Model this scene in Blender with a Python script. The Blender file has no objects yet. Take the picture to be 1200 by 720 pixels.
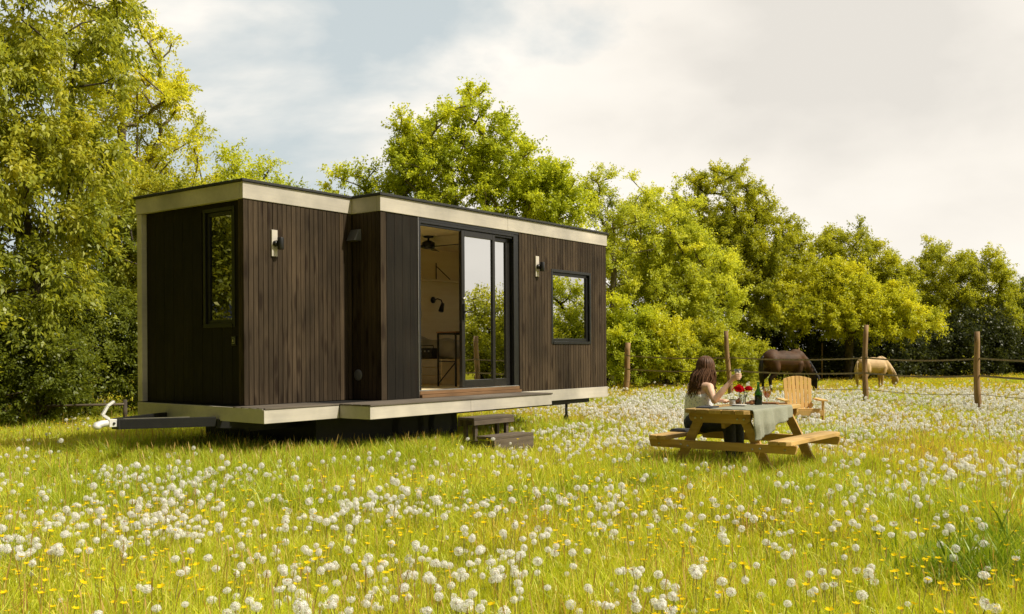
import bpy, bmesh, math, random
import numpy as np
from mathutils import Vector, Matrix, Euler

random.seed(7)
SC = bpy.context.scene
COL = SC.collection
R = math.radians
PI = math.pi

# ------------------------------------------------------------------ basics
def link(o, parent=None):
    COL.objects.link(o)
    if parent is not None:
        o.parent = parent
    return o

def tag(o, label=None, cat=None, group=None, kind=None):
    if label: o['label'] = label
    if cat: o['category'] = cat
    if group: o['group'] = group
    if kind: o['kind'] = kind
    return o

def empty(name, loc=(0, 0, 0), rz=0.0, label=None, cat=None, group=None, parent=None):
    o = bpy.data.objects.new(name, None)
    o.empty_display_size = 0.1
    o.location = loc
    o.rotation_euler = (0, 0, rz)
    link(o, parent)
    return tag(o, label, cat, group)

def copy_tree(o, parent=None):
    c = o.copy()
    COL.objects.link(c)
    c.parent = parent
    for ch in list(o.children):
        copy_tree(ch, c)
    return c

class MB:
    """collects verts / faces and links them as one mesh object"""
    def __init__(self):
        self.v = []; self.f = []; self.m = []; self.s = []
    def add(self, verts, faces, mat=0, smooth=False, M=None):
        b = len(self.v)
        if M is not None:
            verts = [M @ Vector(p) for p in verts]
        self.v.extend([tuple(p) for p in verts])
        for f in faces:
            self.f.append(tuple(b + i for i in f)); self.m.append(mat); self.s.append(smooth)
        return self
    def box(self, x0, x1, y0, y1, z0, z1, mat=0, M=None):
        vs = [(x0,y0,z0),(x1,y0,z0),(x1,y1,z0),(x0,y1,z0),(x0,y0,z1),(x1,y0,z1),(x1,y1,z1),(x0,y1,z1)]
        fs = [(0,3,2,1),(4,5,6,7),(0,1,5,4),(1,2,6,5),(2,3,7,6),(3,0,4,7)]
        return self.add(vs, fs, mat, False, M)
    def prism(self, poly, z0, z1, mat=0, M=None):
        """poly: counter-clockwise (x,y) list extruded along z"""
        n = len(poly)
        vs = [(x,y,z0) for x,y in poly] + [(x,y,z1) for x,y in poly]
        fs = [tuple(range(n-1,-1,-1)), tuple(range(n,2*n))]
        fs += [(i,(i+1)%n,n+(i+1)%n,n+i) for i in range(n)]
        return self.add(vs, fs, mat, False, M)
    def beam(self, a, b, w, h, up=(0,0,1), mat=0):
        """rectangular bar from a to b; w sideways, h along up"""
        a = Vector(a); b = Vector(b); d = (b-a).normalized()
        s = d.cross(Vector(up)).normalized(); u = s.cross(d).normalized()
        vs = []
        for p in (a, b):
            for i, j in ((-1,-1),(1,-1),(1,1),(-1,1)):
                vs.append(p + s*(i*w/2) + u*(j*h/2))
        fs = [(0,3,2,1),(4,5,6,7),(0,1,5,4),(1,2,6,5),(2,3,7,6),(3,0,4,7)]
        return self.add(vs, fs, mat)
    def tube(self, pts, rad, n=8, mat=0, smooth=True, cap=True):
        pts = [Vector(p) for p in pts]
        if not hasattr(rad, '__len__'): rad = [rad]*len(pts)
        vs = []; fs = []
        ref = None
        for i, p in enumerate(pts):
            d = (pts[min(i+1,len(pts)-1)] - pts[max(i-1,0)])
            if d.length < 1e-9: d = Vector((0,0,1))
            d.normalize()
            if ref is None:
                ref = d.orthogonal().normalized()
            s = (ref - d*ref.dot(d))
            if s.length < 1e-6: s = d.orthogonal()
            s.normalize(); ref = s
            t = d.cross(s)
            for k in range(n):
                a = 2*PI*k/n
                vs.append(p + (s*math.cos(a) + t*math.sin(a))*rad[i])
        for i in range(len(pts)-1):
            for k in range(n):
                k2 = (k+1) % n
                fs.append((i*n+k, i*n+k2, (i+1)*n+k2, (i+1)*n+k))
        if cap:
            fs.append(tuple(range(n-1,-1,-1)))
            fs.append(tuple((len(pts)-1)*n+k for k in range(n)))
        return self.add(vs, fs, mat, smooth)
    def lathe(self, prof, n=20, mat=0, M=None, close=False):
        """prof: (r,z) list from bottom to top"""
        vs = []; fs = []
        for r, z in prof:
            for k in range(n):
                a = 2*PI*k/n
                vs.append((r*math.cos(a), r*math.sin(a), z))
        m = len(prof)
        for i in range(m-1):
            for k in range(n):
                k2 = (k+1) % n
                fs.append((i*n+k, i*n+k2, (i+1)*n+k2, (i+1)*n+k))
        if prof[0][0] > 1e-5: fs.append(tuple(range(n-1,-1,-1)))
        if prof[-1][0] > 1e-5 and close: fs.append(tuple((m-1)*n+k for k in range(n)))
        return self.add(vs, fs, mat, True, M)
    def ball(self, c, r, n=10, mat=0):
        """closed ellipsoid; r scalar or (rx,ry,rz)"""
        if not hasattr(r, '__len__'): r = (r, r, r)
        rings = max(4, n//2 + 1)
        vs = [(c[0], c[1], c[2]-r[2])]; fs = []
        for i in range(1, rings):
            ph = -PI/2 + PI*i/rings
            for k in range(n):
                a = 2*PI*k/n
                vs.append((c[0]+r[0]*math.cos(ph)*math.cos(a), c[1]+r[1]*math.cos(ph)*math.sin(a), c[2]+r[2]*math.sin(ph)))
        vs.append((c[0], c[1], c[2]+r[2])); top = len(vs)-1
        for k in range(n):
            k2 = (k+1) % n
            fs.append((0, 1+k2, 1+k))
            fs.append((top, 1+(rings-2)*n+k, 1+(rings-2)*n+k2))
            for i in range(rings-2):
                fs.append((1+i*n+k, 1+i*n+k2, 1+(i+1)*n+k2, 1+(i+1)*n+k))
        return self.add(vs, fs, mat, True)
    def limb(self, pts, rad, n=12):
        """capsule chain: tube with balls at every joint (for voxel union)"""
        self.tube(pts, rad, n)
        for p, r in zip(pts, rad): self.ball(p, r*1.0, n)
        return self
    def build(self, name, mats, parent=None, bevel=0.0, loc=None, rot=None):
        me = bpy.data.meshes.new(name)
        me.from_pydata(self.v, [], self.f)
        if not isinstance(mats, (list, tuple)): mats = [mats]
        for m in mats: me.materials.append(m)
        me.polygons.foreach_set('material_index', self.m)
        me.polygons.foreach_set('use_smooth', self.s)
        me.update()
        o = bpy.data.objects.new(name, me)
        if loc is not None: o.location = loc
        if rot is not None: o.rotation_euler = rot
        link(o, parent)
        if bevel > 0:
            b = o.modifiers.new('edge', 'BEVEL'); b.width = bevel; b.segments = 2; b.limit_method = 'ANGLE'; b.angle_limit = R(40)
        return o

def fast_mesh(name, verts, faces, cols=None, mats=(), smooth=False):
    """verts (n,3) array, faces (m,k) array; cols (n,3) per point"""
    me = bpy.data.meshes.new(name)
    nv = len(verts); nf, k = faces.shape
    me.vertices.add(nv); me.vertices.foreach_set('co', np.ascontiguousarray(verts, dtype=np.float32).ravel())
    me.loops.add(nf*k); me.loops.foreach_set('vertex_index', np.ascontiguousarray(faces, dtype=np.int32).ravel())
    me.polygons.add(nf)
    me.polygons.foreach_set('loop_start', np.arange(0, nf*k, k, dtype=np.int32))
    me.polygons.foreach_set('loop_total', np.full(nf, k, dtype=np.int32))
    if smooth: me.polygons.foreach_set('use_smooth', np.ones(nf, dtype=bool))
    for m in mats: me.materials.append(m)
    if cols is not None:
        a = me.color_attributes.new('Col', 'FLOAT_COLOR', 'POINT')
        c = np.ones((nv, 4), dtype=np.float32); c[:, :3] = cols
        a.data.foreach_set('color', c.ravel())
    me.update(calc_edges=True)
    me.validate()
    return me

# ------------------------------------------------------------------ materials
class NT:
    def __init__(self, name):
        self.m = bpy.data.materials.new(name); self.m.use_nodes = True
        self.t = self.m.node_tree; self.t.nodes.clear()
        self.out = self.t.nodes.new('ShaderNodeOutputMaterial')
    def n(self, typ, **kw):
        nd = self.t.nodes.new(typ)
        for k, v in kw.items():
            if k.startswith('_'): setattr(nd, k[1:], v)
            else:
                key = k.replace('__', ' ')
                nd.inputs[int(key[1:]) if key[0] == 'i' and key[1:].isdigit() else key].default_value = v
        return nd
    def l(self, a, ao, b, bi):
        self.t.links.new(a.outputs[ao], b.inputs[bi])
    def ramp(self, stops, src, so):
        r = self.t.nodes.new('ShaderNodeValToRGB')
        el = r.color_ramp.elements
        while len(el) < len(stops): el.new(0.5)
        for e, (p, c) in zip(el, stops):
            e.position = p; e.color = (*c, 1)
        self.l(src, so, r, 0)
        return r

def simple(name, col, rough=0.6, metal=0.0, var=0.15, scale=12.0, bump=0.0, spec=0.5):
    t = NT(name)
    p = t.n('ShaderNodeBsdfPrincipled', Roughness=rough, Metallic=metal)
    p.inputs['Specular IOR Level'].default_value = spec
    tc = t.n('ShaderNodeTexCoord')
    no = t.n('ShaderNodeTexNoise', Scale=scale, Detail=5.0)
    t.l(tc, 'Object', no, 'Vector')
    a = tuple(max(0, c*(1-var)) for c in col); b = tuple(min(1, c*(1+var)) for c in col)
    r = t.ramp([(0.3, a), (0.7, b)], no, 'Fac')
    t.l(r, 0, p, 'Base Color')
    if bump:
        bp = t.n('ShaderNodeBump', Strength=bump, Distance=0.01); t.l(no, 'Fac', bp, 'Height'); t.l(bp, 0, p, 'Normal')
    t.l(p, 0, t.out, 0)
    return t.m

def wood(name, stops, axis='z', rough=0.65, knots=0.6, island=0.35, gs=1.0, streak=True, knotcol=(0.02, 0.011, 0.006)):
    """board material: grain stretched along an axis, a tint per board, knots, weather streaks"""
    t = NT(name)
    p = t.n('ShaderNodeBsdfPrincipled', Roughness=rough)
    p.inputs['Specular IOR Level'].default_value = 0.15
    tc = t.n('ShaderNodeTexCoord'); geo = t.n('ShaderNodeNewGeometry')
    isl = geo.outputs['Random Per Island']
    add = t.n('ShaderNodeVectorMath', _operation='ADD')
    mul = t.n('ShaderNodeMath', _operation='MULTIPLY', i1=37.0); t.t.links.new(isl, mul.inputs[0])
    cmb = t.n('ShaderNodeCombineXYZ')
    for i in range(3): t.l(mul, 0, cmb, i)
    t.l(tc, 'Object', add, 0); t.l(cmb, 0, add, 1)
    mp = t.n('ShaderNodeMapping')
    sc = {'x': (2.0*gs, 40*gs, 40*gs), 'y': (40*gs, 2.0*gs, 40*gs), 'z': (40*gs, 40*gs, 2.0*gs)}[axis]
    mp.inputs['Scale'].default_value = sc
    t.l(add, 0, mp, 'Vector')
    g = t.n('ShaderNodeTexNoise', Scale=1.0, Detail=6.0, Roughness=0.65, Distortion=0.6); t.l(mp, 0, g, 'Vector')
    rp = t.ramp(stops, g, 'Fac')
    # per board tint
    hs = t.n('ShaderNodeHueSaturation')
    mr = t.n('ShaderNodeMapRange', i3=1.0-island, i4=1.0+island); t.t.links.new(isl, mr.inputs[0])
    t.l(rp, 0, hs, 'Color'); t.l(mr, 0, hs, 'Value')
    # knots
    mp2 = t.n('ShaderNodeMapping')
    ks = {'x': (4.0, 15, 15), 'y': (15, 4.0, 15), 'z': (15, 15, 4.0)}[axis]
    mp2.inputs['Scale'].default_value = ks
    t.l(add, 0, mp2, 'Vector')
    vo = t.n('ShaderNodeTexVoronoi', Scale=0.55); t.l(mp2, 0, vo, 'Vector')
    kr = t.ramp([(0.0, (1, 1, 1)), (0.17, (0.9, 0.9, 0.9)), (0.33, (0, 0, 0))], vo, 'Distance')
    km = t.n('ShaderNodeMath', _operation='MULTIPLY', i1=knots); t.l(kr, 0, km, 0)
    mx = t.n('ShaderNodeMix', _data_type='RGBA'); mx.inputs[7].default_value = (*knotcol, 1)
    t.l(km, 0, mx, 0); t.l(hs, 0, mx, 6)
    last, lo = mx, 2
    if streak:
        ns = t.n('ShaderNodeTexNoise', Scale=1.3, Detail=4.0); t.l(tc, 'Object', ns, 'Vector')
        sr = t.ramp([(0.3, (0.62, 0.62, 0.62)), (0.7, (1.15, 1.12, 1.08))], ns, 'Fac')
        m2 = t.n('ShaderNodeMix', _data_type='RGBA', _blend_type='MULTIPLY'); m2.inputs[0].default_value = 1.0
        t.l(mx, 2, m2, 6); t.l(sr, 0, m2, 7); last = m2
    t.l(last, lo, p, 'Base Color')
    bp = t.n('ShaderNodeBump', Strength=0.25, Distance=0.004); t.l(g, 'Fac', bp, 'Height'); t.l(bp, 0, p, 'Normal')
    t.l(p, 0, t.out, 0)
    return t.m

def leafmat(name, trans=0.55, gloss=0.02, ttint=(1.25, 1.15, 0.55)):
    t = NT(name)
    a = t.n('ShaderNodeAttribute', _attribute_name='Col')
    d = t.n('ShaderNodeBsdfDiffuse'); t.l(a, 'Color', d, 'Color')
    tr = t.n('ShaderNodeBsdfTranslucent')
    mu = t.n('ShaderNodeMix', _data_type='RGBA', _blend_type='MULTIPLY'); mu.inputs[0].default_value = 1
    mu.inputs[7].default_value = (*ttint, 1); t.l(a, 'Color', mu, 6); t.l(mu, 2, tr, 'Color')
    mx = t.n('ShaderNodeMixShader'); mx.inputs[0].default_value = trans
    t.l(d, 0, mx, 1); t.l(tr, 0, mx, 2)
    g = t.n('ShaderNodeBsdfGlossy', Roughness=0.4); g.inputs['Color'].default_value = (1, 1, 0.9, 1)
    m2 = t.n('ShaderNodeMixShader'); m2.inputs[0].default_value = gloss
    t.l(mx, 0, m2, 1); t.l(g, 0, m2, 2); t.l(m2, 0, t.out, 0)
    return t.m

def petal(name, col, trans=0.4):
    t = NT(name)
    oi = t.n('ShaderNodeTexCoord'); no = t.n('ShaderNodeTexNoise', Scale=60.0); t.l(oi, 'Object', no, 'Vector')
    r = t.ramp([(0.3, tuple(c*0.85 for c in col)), (0.7, tuple(min(1, c*1.1) for c in col))], no, 'Fac')
    d = t.n('ShaderNodeBsdfDiffuse'); t.l(r, 0, d, 'Color')
    tr = t.n('ShaderNodeBsdfTranslucent'); t.l(r, 0, tr, 'Color')
    mx = t.n('ShaderNodeMixShader'); mx.inputs[0].default_value = trans
    t.l(d, 0, mx, 1); t.l(tr, 0, mx, 2); t.l(mx, 0, t.out, 0)
    return t.m

def glassmat(name, tint=(0.9, 0.95, 0.93), refl=0.35, rough=0.0):
    """window glass: mirror part over a tinted see-through part"""
    t = NT(name)
    tr = t.n('ShaderNodeBsdfTransparent'); tr.inputs['Color'].default_value = (*tint, 1)
    g = t.n('ShaderNodeBsdfGlossy', Roughness=rough); g.inputs['Color'].default_value = (0.95, 0.95, 0.93, 1)
    tc = t.n('ShaderNodeTexCoord'); no = t.n('ShaderNodeTexNoise', Scale=1.1, Detail=1.0); t.l(tc, 'Object', no, 'Vector')
    bp = t.n('ShaderNodeBump', Strength=0.02, Distance=0.05); t.l(no, 'Fac', bp, 'Height'); t.l(bp, 0, g, 'Normal')
    lw = t.n('ShaderNodeLayerWeight', Blend=0.35)
    mr = t.n('ShaderNodeMapRange', i3=refl, i4=1.0); t.l(lw, 'Fresnel', mr, 0)
    mx = t.n('ShaderNodeMixShader'); t.l(mr, 0, mx, 0)
    t.l(tr, 0, mx, 1); t.l(g, 0, mx, 2); t.l(mx, 0, t.out, 0)
    return t.m

def clearglass(name, col=(1, 1, 1), rough=0.0):
    t = NT(name)
    p = t.n('ShaderNodeBsdfPrincipled', Roughness=rough, IOR=1.45)
    p.inputs['Transmission Weight'].default_value = 1.0
    p.inputs['Base Color'].default_value = (*col, 1)
    t.l(p, 0, t.out, 0)
    return t.m

M = {}
M['clad'] = wood('brown_stained_cladding', [(0.25, (0.034, 0.0235, 0.0145)), (0.5, (0.058, 0.041, 0.0255)), (0.78, (0.092, 0.066, 0.042))], 'z', island=0.33, knots=0.85)
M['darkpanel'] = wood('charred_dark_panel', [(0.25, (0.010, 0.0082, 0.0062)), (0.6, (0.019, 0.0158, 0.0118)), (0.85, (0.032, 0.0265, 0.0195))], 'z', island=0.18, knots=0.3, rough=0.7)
M['fascia'] = wood('pale_beige_fascia_board', [(0.2, (0.53, 0.495, 0.44)), (0.8, (0.64, 0.60, 0.54))], 'x', island=0.04, knots=0.0, streak=True, gs=0.5)
M['deck'] = wood('weathered_grey_decking', [(0.2, (0.10, 0.086, 0.07)), (0.8, (0.21, 0.18, 0.15))], 'x', island=0.2, knots=0.2)
M['step'] = wood('weathered_step_timber', [(0.2, (0.07, 0.055, 0.043)), (0.8, (0.165, 0.135, 0.105))], 'x', island=0.2, knots=0.3)
M['sill'] = wood('brown_threshold_timber', [(0.2, (0.16, 0.09, 0.045)), (0.8, (0.30, 0.18, 0.095))], 'x', island=0.15, knots=0.3)
M['roof'] = simple('dark_roof_membrane', (0.03, 0.03, 0.03), 0.8, var=0.3)
M['black'] = simple('black_powder_coated_metal', (0.012, 0.012, 0.012), 0.35, var=0.2)
M['doorframe'] = simple('dark_anodised_door_frame', (0.03, 0.028, 0.026), 0.28, 0.3, var=0.1)
M['alu'] = simple('bare_aluminium', (0.6, 0.58, 0.55), 0.35, 0.9, var=0.08)
M['chassis'] = simple('black_painted_chassis', (0.007, 0.007, 0.007), 0.6, var=0.4)
M['rubber'] = simple('tyre_rubber', (0.012, 0.012, 0.012), 0.85, var=0.3)
M['coupling'] = simple('pale_zinc_coupling', (0.72, 0.71, 0.69), 0.45, 0.2, var=0.12)
M['ply'] = wood('warm_plywood_lining', [(0.2, (0.84, 0.69, 0.42)), (0.8, (0.93, 0.80, 0.54))], 'x', island=0.05, knots=0.08, gs=0.35, knotcol=(0.5, 0.3, 0.12), streak=False)
M['glass'] = glassmat('door_glass', (0.75, 0.80, 0.76), 0.80)
M['glass_dark'] = glassmat('tinted_window_glass', (0.50, 0.53, 0.50), 0.70)
M['pine'] = wood('honey_pine_boards', [(0.2, (0.40, 0.245, 0.08)), (0.5, (0.54, 0.36, 0.14)), (0.8, (0.66, 0.46, 0.205))], 'y', island=0.22, knots=0.45, gs=0.6, knotcol=(0.14, 0.065, 0.02), streak=True)
M['pinex'] = wood('honey_pine_beam', [(0.2, (0.38, 0.225, 0.07)), (0.5, (0.51, 0.33, 0.12)), (0.8, (0.60, 0.41, 0.175))], 'x', island=0.18, knots=0.45, gs=0.6, knotcol=(0.14, 0.065, 0.02), streak=True)
M['chair'] = wood('orange_pine_slats', [(0.2, (0.68, 0.42, 0.145)), (0.8, (0.84, 0.56, 0.225))], 'z', island=0.10, knots=0.2, gs=0.6, knotcol=(0.3, 0.13, 0.03), streak=False)
M['post'] = wood('rough_debarked_post', [(0.2, (0.20, 0.125, 0.065)), (0.5, (0.33, 0.21, 0.11)), (0.8, (0.44, 0.29, 0.165))], 'z', island=0.1, knots=0.5, gs=0.5)
M['tape'] = simple('brown_fence_tape', (0.28, 0.22, 0.16), 0.7, var=0.2)
M['bark'] = simple('grey_brown_bark', (0.06, 0.047, 0.034), 0.9, var=0.5, scale=9, bump=0.8)
M['barkpale'] = simple('pale_grey_bark', (0.15, 0.125, 0.09), 0.9, var=0.4, scale=9, bump=0.8)
M['leaf'] = leafmat('leaf_tissue')
M['grass'] = leafmat('grass_blade', 0.45, 0.03, (1.2, 1.1, 0.55))
M['pappus'] = petal('white_dandelion_down', (1.0, 0.985, 0.94), 0.34)
M['seedcore'] = petal('pale_brown_seed_core', (0.55, 0.42, 0.27), 0.3)
M['stem'] = petal('green_flower_stem', (0.42, 0.40, 0.12), 0.4)
M['yellow'] = petal('yellow_petal', (0.95, 0.68, 0.015), 0.35)
M['linen'] = simple('sage_linen_cloth', (0.27, 0.28, 0.215), 0.95, var=0.25, scale=160, bump=0.3)
M['white'] = simple('white_ceramic', (0.78, 0.76, 0.73), 0.3, var=0.04)
M['cloth_dark'] = simple('charcoal_fabric', (0.035, 0.036, 0.04), 0.9, var=0.3, scale=60)
M['skin'] = simple('skin', (0.72, 0.47, 0.34), 0.5, var=0.08, scale=20, spec=0.35)
M['hair'] = simple('dark_brown_hair', (0.105, 0.050, 0.025), 0.5, var=0.5, scale=45, spec=0.28)
M['bottle'] = clearglass('green_bottle_glass', (0.03, 0.16, 0.02), 0.02)
M['clear'] = glassmat('clear_table_glass', (0.95, 0.96, 0.95), 0.16)
M['beer'] = petal('amber_drink', (0.85, 0.33, 0.02), 0.6)
M['foam'] = simple('pale_froth', (0.85, 0.78, 0.62), 0.9)
M['red'] = petal('red_petal', (0.52, 0.010, 0.014), 0.25)
M['green'] = petal('leafy_stem_green', (0.10, 0.17, 0.03), 0.3)
M['bread'] = simple('baked_crust', (0.50, 0.22, 0.10), 0.8, var=0.4, scale=40)
M['board'] = wood('oiled_serving_board', [(0.2, (0.22, 0.11, 0.045)), (0.8, (0.38, 0.21, 0.09))], 'x', knots=0.0, island=0.05, gs=0.6)
M['duvet'] = simple('grey_cotton_duvet', (0.40, 0.385, 0.37), 0.95, var=0.15, scale=6, bump=0.4)
M['drawer'] = simple('greige_drawer_front', (0.50, 0.45, 0.38), 0.6, var=0.05)
M['grill'] = simple('radio_black_plastic', (0.02, 0.02, 0.022), 0.45, var=0.2)

def top_fabric():
    t = NT('white_patterned_cotton')
    p = t.n('ShaderNodeBsdfPrincipled', Roughness=0.9)
    tc = t.n('ShaderNodeTexCoord'); vo = t.n('ShaderNodeTexVoronoi', Scale=38.0); t.l(tc, 'Object', vo, 'Vector')
    r = t.ramp([(0.0, (0.36, 0.39, 0.50)), (0.24, (0.55, 0.57, 0.64)), (0.36, (0.86, 0.86, 0.88))], vo, 'Distance')
    t.l(r, 0, p, 'Base Color'); t.l(p, 0, t.out, 0)
    return t.m
M['top'] = top_fabric()

def coat(name, base, light, dark, sc=2.2):
    t = NT(name)
    p = t.n('ShaderNodeBsdfPrincipled', Roughness=0.6); p.inputs['Specular IOR Level'].default_value = 0.22
    tc = t.n('ShaderNodeTexCoord'); no = t.n('ShaderNodeTexNoise', Scale=sc, Detail=4.0); t.l(tc, 'Object', no, 'Vector')
    r = t.ramp([(0.35, base), (0.65, light)], no, 'Fac')
    sx = t.n('ShaderNodeSeparateXYZ'); t.l(tc, 'Object', sx, 0)
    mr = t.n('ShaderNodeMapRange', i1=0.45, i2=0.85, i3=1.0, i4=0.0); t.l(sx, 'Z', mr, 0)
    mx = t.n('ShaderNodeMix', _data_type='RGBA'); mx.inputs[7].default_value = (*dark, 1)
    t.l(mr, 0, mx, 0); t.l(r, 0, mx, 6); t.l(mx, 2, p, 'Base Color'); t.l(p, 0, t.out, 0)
    return t.m
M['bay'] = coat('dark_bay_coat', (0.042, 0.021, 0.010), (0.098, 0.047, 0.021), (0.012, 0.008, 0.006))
M['baymane'] = simple('black_horse_hair', (0.012, 0.009, 0.007), 0.5, var=0.4, scale=30)
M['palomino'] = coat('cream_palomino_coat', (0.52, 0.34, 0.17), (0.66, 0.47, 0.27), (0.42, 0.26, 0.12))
M['creammane'] = simple('pale_cream_horse_hair', (0.62, 0.46, 0.27), 0.6, var=0.25, scale=30)

# ------------------------------------------------------------------ camera, light, sky
CAMZ = 1.3024
cam_d = bpy.data.cameras.new('camera'); cam = bpy.data.objects.new('camera', cam_d); COL.objects.link(cam)
cam_d.sensor_width = 36; cam_d.sensor_fit = 'HORIZONTAL'
cam_d.lens = 1147.76/1200*36; cam_d.shift_y = 51.94/1200
cam_d.clip_end = 3000; cam_d.clip_start = 0.05
cam.matrix_world = Matrix.Translation((0, 0, CAMZ)) @ Matrix.Rotation(PI/2, 4, 'X') @ Matrix.Rotation(-0.0065, 4, 'Z')
SC.camera = cam

AZ = math.atan2(0.93, -0.37); EL = R(50)
sd = Vector((math.cos(EL)*math.sin(AZ), math.cos(EL)*math.cos(AZ), math.sin(EL)))
sun_d = bpy.data.lights.new('sun', 'SUN'); sun = bpy.data.objects.new('sun', sun_d); COL.objects.link(sun)
sun_d.energy = 5.0; sun_d.angle = R(0.6); sun_d.color = (1.0, 0.92, 0.75)
sun.rotation_euler = sd.to_track_quat('Z', 'Y').to_euler(); sun.location = (10, -5, 20)

w = bpy.data.worlds.new('World'); SC.world = w; w.use_nodes = True
nt = w.node_tree; nt.nodes.clear()
wo = nt.nodes.new('ShaderNodeOutputWorld'); bg = nt.nodes.new('ShaderNodeBackground')
sky = nt.nodes.new('ShaderNodeTexSky'); sky.sky_type = 'NISHITA'; sky.sun_disc = False
sky.sun_elevation = EL; sky.sun_rotation = AZ; sky.dust_density = 2.5; sky.air_density = 1.0; sky.ozone_density = 1.0
SKY = 0.10
bg.inputs['Strength'].default_value = SKY
tcw = nt.nodes.new('ShaderNodeTexCoord')
def cloudnoise(scale, loc, detail, dist=0.2):
    mp = nt.nodes.new('ShaderNodeMapping'); mp.inputs['Scale'].default_value = scale; mp.inputs['Location'].default_value = loc
    nt.links.new(tcw.outputs['Generated'], mp.inputs[0])
    n = nt.nodes.new('ShaderNodeTexNoise'); n.inputs['Scale'].default_value = 1.0; n.inputs['Detail'].default_value = detail
    n.inputs['Roughness'].default_value = 0.52; n.inputs['Distortion'].default_value = dist
    nt.links.new(mp.outputs[0], n.inputs['Vector']); return n
def wmath(op, a, b=None, c=None):
    m = nt.nodes.new('ShaderNodeMath'); m.operation = op
    for i, x in enumerate((a, b, c)):
        if x is None: continue
        if hasattr(x, 'links'): nt.links.new(x, m.inputs[i])
        else: m.inputs[i].default_value = x
    return m.outputs[0]
def wramp(stops, src):
    r = nt.nodes.new('ShaderNodeValToRGB'); el = r.color_ramp.elements
    while len(el) < len(stops): el.new(0.5)
    for e, (p, c) in zip(el, stops): e.position = p; e.color = (*c, 1)
    nt.links.new(src, r.inputs[0]); return r.outputs[0]
sxyz = nt.nodes.new('ShaderNodeSeparateXYZ'); nt.links.new(tcw.outputs['Generated'], sxyz.inputs[0])
n1 = cloudnoise((2.6, 2.6, 5.5), (3.1, 0.4, 1.7), 7.0)
n2 = cloudnoise((1.2, 1.2, 3.0), (0.3, 2.2, 5.1), 5.0)
n3 = cloudnoise((5.0, 5.0, 9.0), (1.3, 7.2, 2.1), 6.0)
# cover: more cloud towards the sunny side (+x), open blue towards -x
cov = wmath('ADD', n1.outputs['Fac'], wmath('MULTIPLY', sxyz.outputs['X'], 0.55))
mask = wramp([(0.36, (0, 0, 0)), (0.42, (0.35, 0.35, 0.35)), (0.50, (1, 1, 1))], cov)
K = 1.0/SKY
shade = wramp([(0.36, (0.81*K, 0.77*K, 0.705*K)), (0.46, (0.97*K, 0.915*K, 0.83*K)), (0.58, (1.08*K, 1.025*K, 0.935*K))],
              wmath('ADD', wmath('MULTIPLY', n2.outputs['Fac'], 0.7), wmath('MULTIPLY', n3.outputs['Fac'], 0.3)))
# pale veil over the blue
veil = nt.nodes.new('ShaderNodeMix'); veil.data_type = 'RGBA'; veil.inputs[0].default_value = 0.78
veil.inputs[7].default_value = (0.72*K, 0.785*K, 0.775*K, 1)
nt.links.new(sky.outputs[0], veil.inputs[6])
mixw = nt.nodes.new('ShaderNodeMix'); mixw.data_type = 'RGBA'
nt.links.new(mask, mixw.inputs[0]); nt.links.new(veil.outputs[2], mixw.inputs[6]); nt.links.new(shade, mixw.inputs[7])
# sky dimmed towards back left and overhead to darken the cabin's end wall
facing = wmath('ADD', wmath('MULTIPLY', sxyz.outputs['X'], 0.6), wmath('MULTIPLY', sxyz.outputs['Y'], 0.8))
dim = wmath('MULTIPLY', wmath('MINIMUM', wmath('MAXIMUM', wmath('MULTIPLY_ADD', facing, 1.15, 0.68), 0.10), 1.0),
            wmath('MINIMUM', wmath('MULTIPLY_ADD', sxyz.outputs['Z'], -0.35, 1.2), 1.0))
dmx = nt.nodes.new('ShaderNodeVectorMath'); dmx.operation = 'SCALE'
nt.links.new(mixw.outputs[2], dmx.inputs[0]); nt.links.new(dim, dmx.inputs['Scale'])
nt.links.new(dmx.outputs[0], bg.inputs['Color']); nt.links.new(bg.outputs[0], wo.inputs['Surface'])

SC.view_settings.view_transform = 'Standard'; SC.view_settings.look = 'None'; SC.view_settings.exposure = 0
SC.cycles.max_bounces = 8; SC.cycles.diffuse_bounces = 6; SC.cycles.transparent_max_bounces = 12
SC.cycles.use_denoising = True
SC.cycles.sample_clamp_indirect = 6.0

# ------------------------------------------------------------------ ground
def height(x, y):
    return 0.03*np.sin(x*0.7+1.0)*np.cos(y*0.55) + 0.02*np.sin(x*1.9+y*1.3)

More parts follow.
